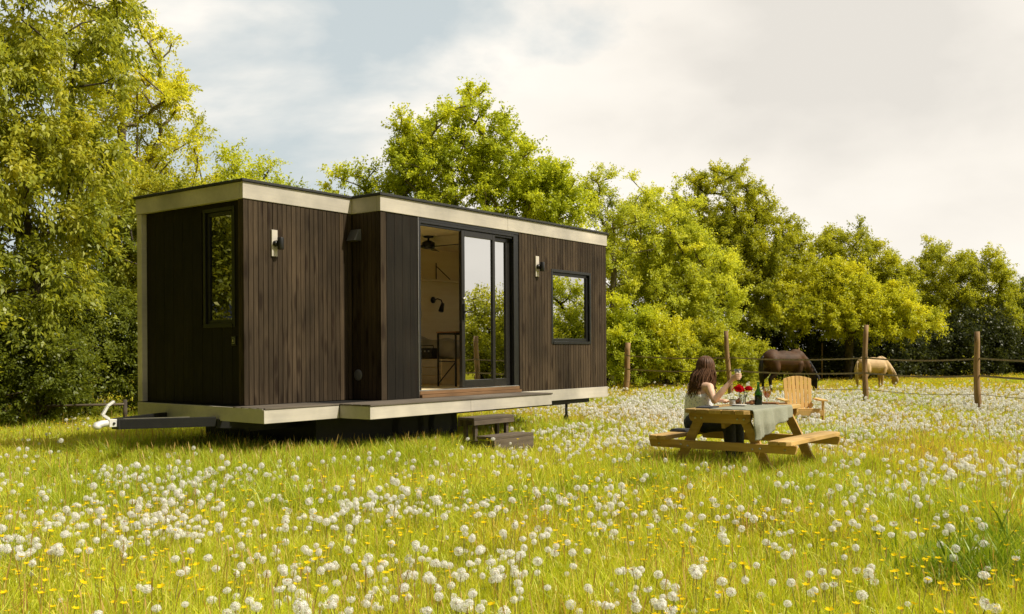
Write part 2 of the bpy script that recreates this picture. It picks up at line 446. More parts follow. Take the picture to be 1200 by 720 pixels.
gx = np.concatenate([[-1500, -500, -150, -60], np.linspace(-32, 40, 73), [70, 160, 500, 1500]])
gy = np.concatenate([[-300, -60, -15], np.linspace(-4, 60, 65), [90, 160, 400, 900, 2000]])
GX, GY = np.meshgrid(gx, gy)
fade = np.clip(1-(np.hypot(GX, GY-20)-40)/20, 0, 1)
GZ = (height(GX, GY)-0.02)*fade
nx, ny = len(gx), len(gy)
idx = np.arange(nx*ny).reshape(ny, nx)
faces = np.stack([idx[:-1, :-1], idx[:-1, 1:], idx[1:, 1:], idx[1:, :-1]], -1).reshape(-1, 4)
def ground_mat():
    t = NT('meadow_soil_and_turf')
    geo = t.n('ShaderNodeNewGeometry')
    n1 = t.n('ShaderNodeTexNoise', Scale=0.35, Detail=6.0); n2 = t.n('ShaderNodeTexNoise', Scale=9.0, Detail=6.0)
    t.l(geo, 'Position', n1, 'Vector'); t.l(geo, 'Position', n2, 'Vector')
    r1 = t.ramp([(0.35, (0.24, 0.25, 0.02)), (0.6, (0.36, 0.33, 0.03)), (0.75, (0.44, 0.36, 0.04))], n1, 'Fac')
    r2 = t.ramp([(0.3, (0.45, 0.45, 0.42)), (0.7, (1.1, 1.1, 1.0))], n2, 'Fac')
    mx = t.n('ShaderNodeMix', _data_type='RGBA', _blend_type='MULTIPLY'); mx.inputs[0].default_value = 1
    t.l(r1, 0, mx, 6); t.l(r2, 0, mx, 7)
    d = t.n('ShaderNodeBsdfDiffuse'); t.l(mx, 2, d, 'Color')
    bp = t.n('ShaderNodeBump', Strength=0.8, Distance=0.06); t.l(n2, 'Fac', bp, 'Height'); t.l(bp, 0, d, 'Normal')
    t.l(d, 0, t.out, 0); return t.m
gm = fast_mesh('meadow_ground', np.stack([GX, GY, GZ], -1).reshape(-1, 3), faces, None, [ground_mat()], True)
tag(link(bpy.data.objects.new('ground', gm)), 'flat meadow ground under the flowers', 'ground', kind='structure')

# ------------------------------------------------------------------ trees
def unit(a):
    return a/np.maximum(np.linalg.norm(a, axis=-1, keepdims=True), 1e-9)

PAL = {
    'cherry':  [(0.070, 0.086, 0.012), (0.140, 0.150, 0.019), (0.232, 0.215, 0.027)],
    'acacia':  [(0.12, 0.130, 0.013), (0.235, 0.235, 0.020), (0.345, 0.32, 0.028)],
    'maple':   [(0.09, 0.112, 0.011), (0.185, 0.205, 0.017), (0.285, 0.285, 0.024)],
    'pale':    [(0.115, 0.135, 0.019), (0.21, 0.225, 0.028), (0.305, 0.30, 0.040)],
    'deep':    [(0.075, 0.088, 0.010), (0.15, 0.158, 0.014), (0.235, 0.23, 0.019)],
    'hornbeam':[(0.10, 0.118, 0.011), (0.20, 0.205, 0.016), (0.28, 0.265, 0.020)],
    'dark':    [(0.030, 0.040, 0.008), (0.065, 0.078, 0.011), (0.12, 0.13, 0.016)],
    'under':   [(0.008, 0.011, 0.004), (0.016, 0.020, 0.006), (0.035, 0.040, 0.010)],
}

LEAFGAIN = np.array([2.76, 2.84, 2.8])
DENSE = 5.2
def leaf_cloud(rng, centers, radii, out_dirs, per, size, aspect, pal, droop, twigs=9, spread=0.55, shade=None):
    """sprays of leaves round clump centres -> verts, faces, colours"""
    P = []; A = []; N = []; S = []; T = []
    size = size*0.68
    pal = np.array(pal)
    for i, (c, rc, od) in enumerate(zip(centers, radii, out_dirs)):
        tw = max(3, int(twigs*rng.uniform(0.7, 1.3)))
        k = max(3, int(DENSE*per*(rc**2)/tw))
        d = unit(od*0.55 + rng.normal(0, 0.75, (tw, 3)) + np.array([0, 0, 0.22]))
        L = rc*rng.uniform(0.55, 1.25, tw)
        t = rng.uniform(0.05, 1.0, (tw, k))
        pos = c + d[:, None, :]*(L[:, None]*t)[..., None]
        pos[..., 2] -= droop*0.45*(L[:, None]*t**2)
        pos = pos + rng.normal(0, size*spread, pos.shape)
        ax = unit(d[:, None, :]*0.6 + rng.normal(0, 0.55, pos.shape) + np.array([0, 0, -droop]))
        nn = unit(np.array([0, 0, 0.75]) + od*0.35 + rng.normal(0, 0.5, pos.shape))
        P.append(pos.reshape(-1, 3)); A.append(ax.reshape(-1, 3)); N.append(nn.reshape(-1, 3))
        m = tw*k
        S.append(size*rng.uniform(0.6, 1.25, m))
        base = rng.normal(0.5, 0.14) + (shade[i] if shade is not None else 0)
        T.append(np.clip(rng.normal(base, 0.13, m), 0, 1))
    P = np.concatenate(P); A = np.concatenate(A); N = np.concatenate(N); S = np.concatenate(S)[:, None]; T = np.concatenate(T)
    side = unit(np.cross(A, N)); nr = np.cross(side, A)
    n = len(P)
    W = S*aspect*0.5
    curl = nr*S*0.10
    v = np.stack([P, P + A*S*0.42 + side*W + curl, P + A*S - nr*S*0.08, P + A*S*0.42 - side*W + curl], 1).reshape(-1, 3)
    f = np.arange(4*n).reshape(n, 4)
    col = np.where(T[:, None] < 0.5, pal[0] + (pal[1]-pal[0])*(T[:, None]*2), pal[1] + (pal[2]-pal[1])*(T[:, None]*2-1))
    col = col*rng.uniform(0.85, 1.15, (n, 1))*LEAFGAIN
    return v, f, np.repeat(col, 4, 0)

def tube_edges(nodes, par, rad, sides=6):
    """tapered tubes along a parent tree"""
    V = []; F = []
    ang = np.linspace(0, 2*PI, sides, endpoint=False)
    b = 0
    for i in range(1, len(nodes)):
        p = par[i]
        a = nodes[p]; c = nodes[i]; d = c-a; L = np.linalg.norm(d)
        if L < 1e-6: continue
        d = d/L
        ref = np.array([0, 0, 1.0]) if abs(d[2]) < 0.9 else np.array([1.0, 0, 0])
        s = np.cross(d, ref); s /= np.linalg.norm(s); t = np.cross(d, s)
        ra = min(rad[p], rad[i]*1.6); rb = rad[i]
        ring = np.cos(ang)[:, None]*s + np.sin(ang)[:, None]*t
        V.append(a - d*ra*0.3 + ring*ra); V.append(c + ring*rb)
        k = np.arange(sides); k2 = (k+1) % sides
        F.append(np.stack([b+k, b+k2, b+sides+k2, b+sides+k], -1)); b += 2*sides
    return np.concatenate(V), np.concatenate(F)

def make_tree(name, label, cat, base, lobes, pal, n_clump, rc=(0.45, 0.9), per=260, size=0.11, aspect=0.55, droop=0.25,
              trunk_r=0.16, seed=1, group=None, bark='bark', first=0.28, inner=0.5, twigs=9, cut=None, stems=1, lowbias=0.0, twigrad=0.010):
    rng = np.random.default_rng(seed)
    base = np.array(base, float)
    lob = np.array(lobes, float); lob[:, :3] -= base       # lobes in world metres -> local
    wts = (lob[:, 3]*lob[:, 5])**1.0; wts /= wts.sum()
    C = []; O = []; RC = []; SH = []
    mid = (lob[:, :3]*wts[:, None]).sum(0)
    tries = 0
    while len(C) < n_clump*1.45 and tries < n_clump*30:
        tries += 1
        k = rng.choice(len(lob), p=wts)
        d = unit(rng.normal(0, 1, 3)); 
        if d[2] < -0.75: continue
        f = inner + (1-inner)*rng.uniform(0, 1)**0.6
        c = lob[k, :3] + d*lob[k, 3:6]*f*rng.uniform(0.86, 1.10)
        if c[2] < 0.25: continue
        if cut is not None and cut(c+base): continue
        r = rng.uniform(*rc)*(0.75 + 0.5*(1-f))
        if C and min(np.linalg.norm(np.array(C)-c, axis=1)) < r*0.35: continue
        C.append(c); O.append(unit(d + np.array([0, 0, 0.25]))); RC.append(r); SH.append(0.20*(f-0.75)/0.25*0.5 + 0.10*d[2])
    C = np.array(C); O = np.array(O); RC = np.array(RC)
    # skeleton: trunk, then every clump hangs on the nearest lower node
    top = lob[:, 2].max()
    nodes = [np.zeros(3)]; par = [0]
    zf = max(0.3, first*top)
    for s in range(stems):
        off = np.zeros(3) if stems == 1 else np.array([rng.normal(0, 0.25), rng.normal(0, 0.25), 0])
        last = 0
        n_t = 9
        tgt = np.array([mid[0], mid[1], top*0.98]) if stems == 1 else lob[s % len(lob), :3]*np.array([1, 1, 1.15])
        for j in range(1, n_t+1):
            q = j/n_t
            p = tgt*np.array([q**1.6, q**1.6, q]) + off*min(1, q*3)
            p[:2] += rng.normal(0, 0.05*top/8, 2)
            nodes.append(p); par.append(last); last = len(nodes)-1
    order = np.argsort(np.linalg.norm(C - mid*np.array([1, 1, 0.8]), axis=1))
    for i in order:
        c = C[i]
        nn = np.array(nodes)
        dv = c-nn; dist = np.linalg.norm(dv, axis=1)
        pen = np.where(dv[:, 2] < 0.15*dist, 1.6 + 1.2*np.clip(-dv[:, 2]/np.maximum(dist, 1e-6), 0, 1), 1.0) + np.where(nn[:, 2] < zf, 1.5, 0)
        j = int(np.argmin(dist*pen))
        a = nn[j]; L = dist[j]
        k = max(2, int(L/0.55)+1)
        last = j
        bend = rng.normal(0, 0.09*L, 3); bend[2] = abs(bend[2])*0.6
        for q in np.linspace(0, 1, k+1)[1:]:
            p = a + (c-a)*q + bend*math.sin(PI*q)
            nodes.append(p); par.append(last); last = len(nodes)-1
    nodes = np.array(nodes)
    n = len(nodes)
    E = 2.35
    acc = np.zeros(n)
    for i in range(n-1, 0, -1):
        if acc[i] == 0: acc[i] = twigrad**E
        acc[par[i]] += acc[i]
    rad = acc**(1/E)
    sc = trunk_r/rad[0]
    rad = np.clip(rad*np.where(rad > 0.03, sc, 0.5+0.5*sc), 0.005, trunk_r)
    rad[0] = trunk_r*1.2
    root = empty(name, tuple(base), 0, label, cat, group)
    tv, tf = tube_edges(nodes, par, rad)
    link(bpy.data.objects.new('trunk', fast_mesh('trunk', tv, tf, None, [M[bark]], True)), root)
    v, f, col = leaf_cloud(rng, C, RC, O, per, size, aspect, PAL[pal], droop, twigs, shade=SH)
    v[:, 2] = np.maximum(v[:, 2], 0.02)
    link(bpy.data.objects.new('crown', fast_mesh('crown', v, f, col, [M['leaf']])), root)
    return root

GT = 'trees along the far edge of the paddock'
# left side
make_tree('cherry_tree', 'large tree with long drooping leaves filling the top corner left of the dark cabin', 'tree', (-8.35, 17.6, 0),
          [(-9.1, 17.2, 5.6, 1.9, 1.7, 3.2), (-8.6, 16.8, 3.6, 1.4, 1.4, 1.7), (-10.2, 17.2, 4.2, 1.8, 1.6, 3.0), (-8.0, 17.6, 7.6, 1.3, 1.4, 2.2), (-9.0, 16.8, 2.5, 1.6, 1.2, 1.0), (-7.6, 17.4, 4.2, 0.9, 1.1, 1.4)], 'cherry', 150,
          rc=(0.5, 0.95), per=150, size=0.175, aspect=0.42, droop=0.75, trunk_r=0.075, seed=11, inner=0.35, twigs=8)
make_tree('acacia_tree', 'tall airy yellow-green tree with bare upper twigs behind the drooping-leaved tree', 'tree', (-8.9, 23.5, 0),
          [(-9.5, 23.3, 8.0, 1.6, 1.6, 2.0), (-8.5, 23.3, 6.9, 1.25, 1.4, 1.7), (-9.0, 23.3, 5.2, 1.9, 1.6, 1.8), (-7.85, 23.2, 5.3, 1.1, 1.2, 1.3)], 'acacia', 120,
          rc=(0.30, 0.70), per=240, size=0.12, aspect=0.5, droop=0.2, trunk_r=0.17, seed=23, inner=0.2, twigs=7, bark='barkpale')
make_tree('broadleaf_tree', 'mid-green bushy tree just left of the cabin end, behind its drawbar', 'tree', (-8.0, 22.0, 0),
          [(-8.2, 21.6, 3.6, 1.7, 1.4, 1.6), (-6.9, 21.6, 3.9, 1.5, 1.3, 1.3), (-9.2, 21.6, 2.9, 1.4, 1.2, 1.3)], 'cherry', 110, rc=(0.4, 0.8), per=260, size=0.12,
          aspect=0.5, droop=0.3, trunk_r=0.12, seed=31, inner=0.3)
for k, (x, y, h, r_, lb) in enumerate([(-8.55, 17.0, 2.1, 1.35, 'low dark shrub hiding the trunk of the drooping-leaved tree'), (-10.0, 19.6, 3.0, 1.5, 'dark leafy shrub at the picture edge under the drooping-leaved tree'),
                                       (-8.4, 19.2, 2.7, 1.25, 'dark shrub standing behind the low grey rail'),
                                       (-6.9, 19.8, 2.5, 1.25, 'dark shrub between the low rail and the cabin corner')]):
    make_tree('shrub', lb, 'shrub', (x, y, 0), [(x, y, h*0.5, r_, 0.9, h*0.55)], 'dark', 95, rc=(0.35, 0.65), per=300, size=0.10, aspect=0.55,
              droop=0.2, trunk_r=0.05, seed=40+k, inner=0.2, stems=3, first=0.05)
make_tree('broadleaf_tree', 'low green tree showing only its top over the cabin roof corner', 'tree', (-5.6, 22.5, 0),
          [(-6.1, 22.5, 4.7, 1.1, 1.2, 1.3), (-5.0, 22.5, 4.35, 1.2, 1.2, 1.1), (-3.7, 22.8, 3.5, 1.1, 1.2, 1.1)], 'maple', 80, rc=(0.35, 0.65), per=240, size=0.11, trunk_r=0.12, seed=51, inner=0.3)
# behind the cabin
make_tree('maple_tree', 'tall yellow-green maple with grey limbs rising behind the cabin roof', 'tree', (-1.3, 30, 0),
          [(-1.5, 30, 7.1, 2.0, 2.0, 2.5), (-2.7, 30, 6.5, 1.6, 1.8, 2.1), (-4.2, 30, 4.9, 1.3, 1.6, 1.3), (-0.3, 30, 6.4, 1.9, 1.8, 2.0), (1.3, 30, 5.6, 1.15, 1.5, 1.6), (-3.3, 30, 4.2, 2.4, 1.8, 1.4), (-4.9, 30, 5.7, 1.1, 1.3, 1.1), (-5.6, 30, 5.0, 0.8, 1.1, 1.0), (0.6, 30, 4.2, 2.0, 1.8, 1.3)],
          'maple', 320, rc=(0.38, 0.78), per=270, size=0.125, aspect=0.7, droop=0.2, trunk_r=0.26, seed=61, bark='barkpale', inner=0.25, group=GT, first=0.2)
make_tree('ash_tree', 'thin airy tree with visible upright stems beside the cabin roof end', 'tree', (3.35, 33, 0),
          [(3.3, 33, 6.2, 1.1, 1.1, 1.65), (4.1, 33, 5.4, 0.9, 1.0, 1.4), (3.2, 33, 4.2, 1.3, 1.1, 1.3)], 'pale', 75, rc=(0.28, 0.55), per=250, size=0.12, aspect=0.5,
          trunk_r=0.11, seed=71, bark='barkpale', inner=0.15, group=GT)
make_tree('broadleaf_tree', 'pale yellow-green tree between the thin airy tree and the big dark round tree', 'tree', (5.5, 34.5, 0),
          [(5.3, 34.3, 5.3, 1.5, 1.4, 1.9), (6.2, 34.0, 4.0, 1.7, 1.4, 1.5), (5.0, 33.8, 3.0, 1.7, 1.3, 1.5), (6.8, 33.6, 2.7, 1.3, 1.2, 1.2)], 'pale', 190, rc=(0.4, 0.75), per=270, size=0.12,
          trunk_r=0.16, seed=81, inner=0.4, group=GT)
make_tree('lime_tree', 'biggest rounded deep green tree above the dark horse', 'tree', (8.7, 38.5, 0),
          [(8.2, 38.5, 6.4, 2.0, 2.0, 2.35), (9.7, 38.3, 5.0, 1.95, 1.9, 2.1), (7.2, 38, 4.6, 1.6, 1.8, 2.2), (8.8, 37.6, 3.2, 2.6, 1.7, 1.9), (10.6, 38, 3.6, 1.7, 1.6, 1.8)], 'deep', 330, rc=(0.42, 0.85), per=290, size=0.13,
          trunk_r=0.28, seed=91, inner=0.55, group=GT)
make_tree('lime_tree', 'medium deep green tree rising behind the layered hornbeam', 'tree', (14.6, 42.5, 0),
          [(14.5, 42.5, 4.7, 1.7, 1.9, 1.95), (13.5, 42.3, 3.6, 1.6, 1.7, 1.8), (15.7, 42.3, 3.7, 1.7, 1.7, 1.7)], 'deep', 170, rc=(0.45, 0.8), per=270, size=0.14,
          trunk_r=0.2, seed=101, inner=0.5, group=GT)
make_tree('hornbeam_tree', 'light green spreading hornbeam with layered low boughs above the pale horse', 'tree', (13.2, 38.5, 0),
          [(12.6, 38, 3.5, 1.5, 1.3, 1.05), (11.6, 37.6, 2.7, 1.5, 1.2, 0.9), (14.2, 37.8, 2.9, 1.5, 1.2, 0.85), (15.5, 37.6, 2.2, 1.2, 1.1, 0.55), (13.4, 37.4, 2.2, 1.8, 1.1, 0.6)], 'hornbeam', 200, rc=(0.42, 0.78), per=300, size=0.12,
          droop=0.15, trunk_r=0.17, seed=111, inner=0.4, group=GT)
make_tree('lime_tree', 'broad dark green tree behind the second fence post from the picture edge', 'tree', (20.8, 46, 0),
          [(20.3, 46, 4.3, 1.9, 2.0, 1.95), (22.0, 46, 3.9, 1.8, 1.9, 1.8), (18.8, 45.8, 3.4, 1.6, 1.7, 1.7), (21, 45.2, 2.2, 2.8, 1.5, 1.5)], 'deep', 230, rc=(0.45, 0.85), per=270, size=0.14,
          trunk_r=0.22, seed=121, inner=0.5, group=GT)
make_tree('lime_tree', 'dark tree cut by the picture edge beyond the last fence post', 'tree', (25.4, 47, 0),
          [(25.3, 47, 3.2, 1.9, 1.8, 1.5), (24.0, 46.7, 2.5, 1.6, 1.6, 1.4)], 'dark', 120, rc=(0.45, 0.8), per=270, size=0.14, trunk_r=0.2, seed=131, inner=0.45, group=GT)
make_tree('broadleaf_tree', 'pale tree glimpsed between the maple and the big dark round tree', 'tree', (4.2, 38, 0),
          [(4.0, 38, 4.0, 2.0, 1.6, 2.0), (1.9, 37, 3.4, 2.0, 1.6, 1.7)], 'hornbeam', 120, rc=(0.45, 0.8), per=240, size=0.13, trunk_r=0.16, seed=137, inner=0.4, group=GT)
for k, (x, y, h, r_, pal_, lb) in enumerate([
        (3.6, 31.0, 3.0, 1.05, 'maple', 'yellow-green shrub against the cabin end beside the leaning post'),
        (4.9, 31.4, 2.5, 1.0, 'hornbeam', 'light green shrub right of the leaning post'),
        (6.3, 32.2, 2.1, 1.1, 'deep', 'deeper green shrub behind the seated woman'),
        (7.6, 33.4, 1.8, 1.1, 'deep', 'deep green shrub behind the tail of the dark horse')]):
    make_tree('shrub', lb, 'shrub', (x, y, 0), [(x, y, h*0.5, r_, 0.85, h*0.52)], pal_, 75, rc=(0.32, 0.62), per=330, size=0.105, aspect=0.6,
              droop=0.2, trunk_r=0.05, seed=140+k, inner=0.3, stems=3, first=0.05)
# trees past the frame edge that the cabin glass mirrors
for k, (x, y, h, r_) in enumerate([(25.5, 13.5, 3.6, 2.2), (26.5, 17.0, 3.9, 2.3), (25, 20.5, 3.7, 2.2), (26.5, 24.0, 4.4, 2.4), (25.5, 28.0, 4.6, 2.4)]):
    make_tree('lime_tree', ['rounded tree beyond the paddock, first of the row mirrored in the cabin glass', 'tree mirrored in the sliding door of the cabin',
              'lowest of the trees mirrored in the cabin glass', 'tree mirrored in the cabin window', 'tallest of the trees mirrored in the cabin window'][k], 'tree', (x, y, 0),
              [(x, y, h*0.60, r_*0.9, r_*0.9, h*0.42), (x-0.5, y+1.2, h*0.36, r_*1.1, r_, h*0.34), (x-0.6, y-1.0, h*0.30, r_, r_, h*0.3)], 'deep' if k < 3 else 'maple', 130,
              rc=(0.6, 1.0), per=95, size=0.17, trunk_r=0.2, seed=150+k, inner=0.6)
for k, (x, y, h, r_) in enumerate([(-10.3, 13.2, 6.5, 2.3), (-11.0, 9.6, 7.0, 2.4)]):
    make_tree('broadleaf_tree', ['dense tree mirrored in the narrow end window of the cabin', 'dense tree beyond the picture edge on the drawbar side'][k], 'tree', (x, y, 0),
              [(x, y, h*0.62, r_*0.9, r_*0.9, h*0.42), (x+0.3, y+0.6, h*0.34, r_, r_, h*0.34)], 'cherry', 130, rc=(0.6, 1.0), per=110, size=0.16, trunk_r=0.2, seed=170+k, inner=0.55)
# dark tangle under the tree line
rng = np.random.default_rng(5)
C = []; 
for k in range(1000):
    t = rng.uniform(0, 1); x = 2.0 + 30*t; y = 35.2 + 13*t + rng.normal(0, 0.7)
    C.append((x, y, rng.uniform(0.1, 3.0)*(0.75+0.25*math.sin(x*1.3))))
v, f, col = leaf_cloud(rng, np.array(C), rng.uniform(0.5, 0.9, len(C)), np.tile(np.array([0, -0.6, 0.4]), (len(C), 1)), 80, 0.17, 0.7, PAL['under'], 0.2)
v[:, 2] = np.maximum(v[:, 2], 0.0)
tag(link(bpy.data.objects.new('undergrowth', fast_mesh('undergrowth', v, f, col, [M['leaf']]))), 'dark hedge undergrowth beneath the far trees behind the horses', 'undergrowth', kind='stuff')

# ------------------------------------------------------------------ the cabin on wheels
TH = 0.6431
HO = (-2.6376, 10.8102, 0.0)
HRZ = PI/2 - TH
F = 0.70; ZT = 3.25; ZB = 3.06; ZS = 0.533
UA, UL, VB, W = 1.69, 7.05, 0.504, 2.61
house = empty('tiny_house', HO, HRZ, 'dark brown timber-clad tiny house on a trailer with an open sliding door', 'tiny house')
def hw(u, v, z=0.0):
    c, s = math.cos(HRZ), math.sin(HRZ)
    return (HO[0]+u*c-v*s, HO[1]+u*s+v*c, z)

def rects_around(u0, u1, z0, z1, holes):
    """cut rectangles out of a rectangle: column strips"""
    cuts = sorted({u0, u1, *[h[0] for h in holes], *[h[1] for h in holes]})
    out = []
    for a, b in zip(cuts[:-1], cuts[1:]):
        hs = sorted([h for h in holes if h[0] <= a+1e-6 and h[1] >= b-1e-6], key=lambda h: h[2])
        z = z0
        for h in hs:
            if h[2] > z+1e-4: out.append((a, b, z, h[2]))
            z = h[3]
        if z1 > z+1e-4: out.append((a, b, z, z1))
    return out
def planks(mb, axis, fixed, depth, u0, u1, z0, z1, w, gap, holes=(), mat=0, jit=0.0015):
    """vertical boards on a wall; axis 'u' or 'v' runs along the wall, fixed is the outer face, depth its thickness (signed inward)"""
    n = max(1, round((u1-u0)/w)); w = (u1-u0)/n
    for i in range(n):
        a, b = u0+i*w+gap/2, u0+(i+1)*w-gap/2
        mid = (a+b)/2
        segs = [(z0, z1)]
        for h in holes:
            if h[0]-0.001 < mid < h[1]+0.001:
                segs = [(z0, h[2]), (h[3], z1)]
        off = random.uniform(0, jit)*(1 if depth > 0 else -1)
        for s0, s1 in segs:
            if s1-s0 < 0.01: continue
            lo, hi = sorted((fixed+off, fixed+depth))
            if axis == 'u': mb.box(a, b, lo, hi, s0, s1, mat)
            else: mb.box(lo, hi, a, b, s0, s1, mat)
# holes
DOOR = (2.39, 4.56, 0.70, 3.02); WIN = (5.45, 6.53, 1.44, 2.545); EWIN = (0.765, 1.30, 1.635, 2.975)
T_B = 0.10
BWIN_ADDED = (1.9, 4.9, 1.2, 2.9); RWIN_ADDED = (0.3, 2.3, 1.25, 2.9)  # unseen back and right-end windows, added to light the interior
# --- walls (structural core behind the boards, one part each)
mb = MB()
for a, b, c, d in rects_around(UA+0.12, UL-0.03, F, ZB+0.10, [DOOR, WIN]): mb.box(a, b, 0.022, T_B, c, d)
mb.build('wall', M['chassis'], house)
mb = MB(); mb.box(UA+0.022, UA+0.10, T_B+0.003, VB+0.10, F, ZB+0.10); mb.build('wall', M['chassis'], house)
mb = MB(); mb.box(0.105, UA+0.02, VB+0.022, VB+0.10, F, ZB+0.10); mb.build('wall', M['chassis'], house)
mb = MB()
for a, b, c, d in rects_around(VB+0.022, W-0.02, F, ZB+0.10, [EWIN]): mb.box(0.085, 0.103, a, b, c, d)
mb.build('wall', M['chassis'], house)
mb = MB(); [mb.box(a, b, W-0.1, W-0.022, c, d) for a, b, c, d in rects_around(0.1, UL-0.03, F, ZB+0.10, [BWIN_ADDED])]; mb.build('wall', M['chassis'], house)
mb = MB(); [mb.box(UL-0.10, UL-0.022, a, b, c, d) for a, b, c, d in rects_around(T_B+0.003, W-0.103, F, ZB+0.10, [RWIN_ADDED])]; mb.build('wall', M['chassis'], house)
# --- cladding
mb = MB(); planks(mb, 'u', VB, 0.02, 0.0, UA-0.002, F+0.004, ZB-0.003, 0.071, 0.007)
mb.build('cladding', M['clad'], house, 0.003)
mb = MB(); planks(mb, 'v', UA, 0.02, 0.022, VB-0.003, F+0.004, ZB-0.003, 0.071, 0.006); mb.build('cladding', M['clad'], house, 0.003)
mb = MB(); planks(mb, 'u', 0.0, 0.02, UA, 1.795, F+0.004, ZB-0.003, 0.1, 0.006); mb.build('corner_board', M['clad'], house, 0.003)
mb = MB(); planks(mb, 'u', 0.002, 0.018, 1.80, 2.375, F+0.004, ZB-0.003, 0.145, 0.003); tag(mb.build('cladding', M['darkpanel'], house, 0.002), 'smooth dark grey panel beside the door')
mb = MB(); planks(mb, 'u', 0.0, 0.02, 4.59, UL, F+0.004, ZB-0.003, 0.0725, 0.007, [WIN]); mb.build('cladding', M['clad'], house, 0.003)
mb = MB(); planks(mb, 'v', UL, -0.02, 0.022, W-0.022, F+0.004, ZB-0.003, 0.0725, 0.007, [RWIN_ADDED]); mb.build('cladding', M['clad'], house, 0.003)
mb = MB(); planks(mb, 'u', W, -0.02, 0.0, UL, F+0.004, ZB-0.003, 0.0725, 0.007, [BWIN_ADDED]); mb.build('cladding', M['clad'], house, 0.003)
mb = MB(); planks(mb, 'v', 0.0, 0.08, VB+0.021, 0.60, F+0.004, ZB-0.003, 0.04, 0.005); mb.build('corner_board', M['clad'], house, 0.002)
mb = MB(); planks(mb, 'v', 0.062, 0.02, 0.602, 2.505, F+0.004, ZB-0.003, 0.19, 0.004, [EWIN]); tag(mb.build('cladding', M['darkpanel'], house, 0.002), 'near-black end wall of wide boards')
mb = MB(); mb.box(-0.004, 0.075, 2.512, W+0.002, F+0.003, ZB-0.004); mb.build('corner_post', M['fascia'], house, 0.003)
# --- fascia and roof
mb = MB()
mb.box(UA-0.012, 4.30, -0.012, 0.05, ZB, ZT); mb.box(4.303, UL+0.012, -0.012, 0.05, ZB, ZT)
mb.box(UA-0.012, UA+0.05, 0.053, VB+0.05, ZB, ZT)
mb.box(-0.012, UA-0.015, VB-0.012, VB+0.05, ZB, ZT)
mb.box(-0.012, 0.05, VB+0.053, W+0.012, ZB, ZT)
mb.box(0.053, UL+0.012, W-0.05, W+0.012, ZB, ZT); mb.box(UL-0.05, UL+0.012, 0.053, W-0.053, ZB, ZT)
mb.build('fascia', M['fascia'], house, 0.004)
mb = MB()
mb.prism([(-0.035, VB-0.035), (UA-0.035, VB-0.035), (UA-0.035, -0.035), (UL+0.035, -0.035), (UL+0.035, W+0.035), (-0.035, W+0.035)], ZT+0.002, ZT+0.034)
mb.build('roof', M['roof'], house, 0.006)
# --- floor ledge, skirt
mb = MB()
mb.box(0.917, 4.56, -0.56, 0.0, ZS+0.02, 0.68); mb.box(-0.15, 0.917, -0.05, VB, ZS+0.02, 0.68); mb.box(0.93, UL-0.02, 0.002, W-0.02, ZS+0.02, F-0.002)
mb.box(0.02, 0.928, VB+0.002, W-0.02, ZS+0.02, F-0.002)
mb.build('floor', M['chassis'], house)
mb = MB()
mb.box(0.905, 2.72, -0.59, -0.565, ZS, 0.682); mb.box(2.723, 4.56, -0.59, -0.565, ZS, 0.682)
mb.box(0.905, 0.925, -0.563, -0.09, ZS, 0.682); mb.box(4.54, 4.56, -0.563, -0.014, ZS, 0.682)
mb.box(-0.198, 0.903, -0.087, -0.065, ZS, 0.682)
mb.prism([(-0.198, -0.063), (-0.178, -0.063), (0.012, W+0.004), (-0.008, W+0.004)], ZS, 0.695)
mb.box(4.562, UL+0.006, -0.012, 0.0, ZS, F+0.002); mb.box(UL-0.01, UL+0.006, 0.003, W, ZS, F+0.002); mb.box(0.014, UL-0.012, W-0.004, W+0.008, ZS, F+0.002)
mb.build('skirt', M['fascia'], house, 0.003)
mb = MB()
for i in range(4):
    mb.box(0.898, 4.57, -0.602+i*0.1505, -0.602+(i+1)*0.1505-0.006, 0.684, 0.702)
for i in range(4):
    mb.box(-0.19+0.01*i, 0.895, -0.095+i*0.1495, -0.095+(i+1)*0.1495-0.006, 0.684, 0.702)
mb.build('deck', M['deck'], house, 0.003)
# --- lining (inside)
zi0, zi1 = 0.79, 3.05
mb = MB(); mb.box(1.80, 6.93, 0.12, 2.49, 0.703, zi0); mb.box(0.12, 1.797, VB+0.12, 2.49, 0.703, zi0); mb.build('inner_floor', M['ply'], house)
mb = MB()
for a, b, c, d in rects_around(0.12, 6.93, zi0+0.002, zi1, [BWIN_ADDED]): mb.box(a, b, 2.487, 2.499, c, d)
for a in (4.98, 6.2): mb.box(a, a+0.004, 2.4855, 2.4865, zi0+0.01, zi1-0.01, 1)
[mb.box(6.932, 6.944, a, b, c, d) for a, b, c, d in rects_around(0.12, 2.485, zi0+0.002, zi1, [RWIN_ADDED])]
for a, b, c, d in rects_around(UA+0.12, 6.93, zi0+0.002, zi1, [(2.39, 4.56, 0.7, 3.02), WIN]): mb.box(a, b, 0.104, 0.116, c, d)
for a, b, c, d in rects_around(0.62, 2.485, zi0+0.002, zi1, [EWIN]): mb.box(0.106, 0.118, a, b, c, d)
mb.box(0.12, UA+0.08, VB+0.104, VB+0.116, zi0+0.002, zi1); mb.box(UA+0.104, UA+0.116, 0.118, VB+0.10, zi0+0.002, zi1)
mb.build('lining', [M['ply'], M['board']], house)
mb = MB(); mb.box(1.78, 6.95, 0.102, 2.5, zi1+0.003, zi1+0.02); mb.box(0.11, 1.777, VB+0.102, 2.5, zi1+0.003, zi1+0.02); mb.build('ceiling', M['ply'], house)
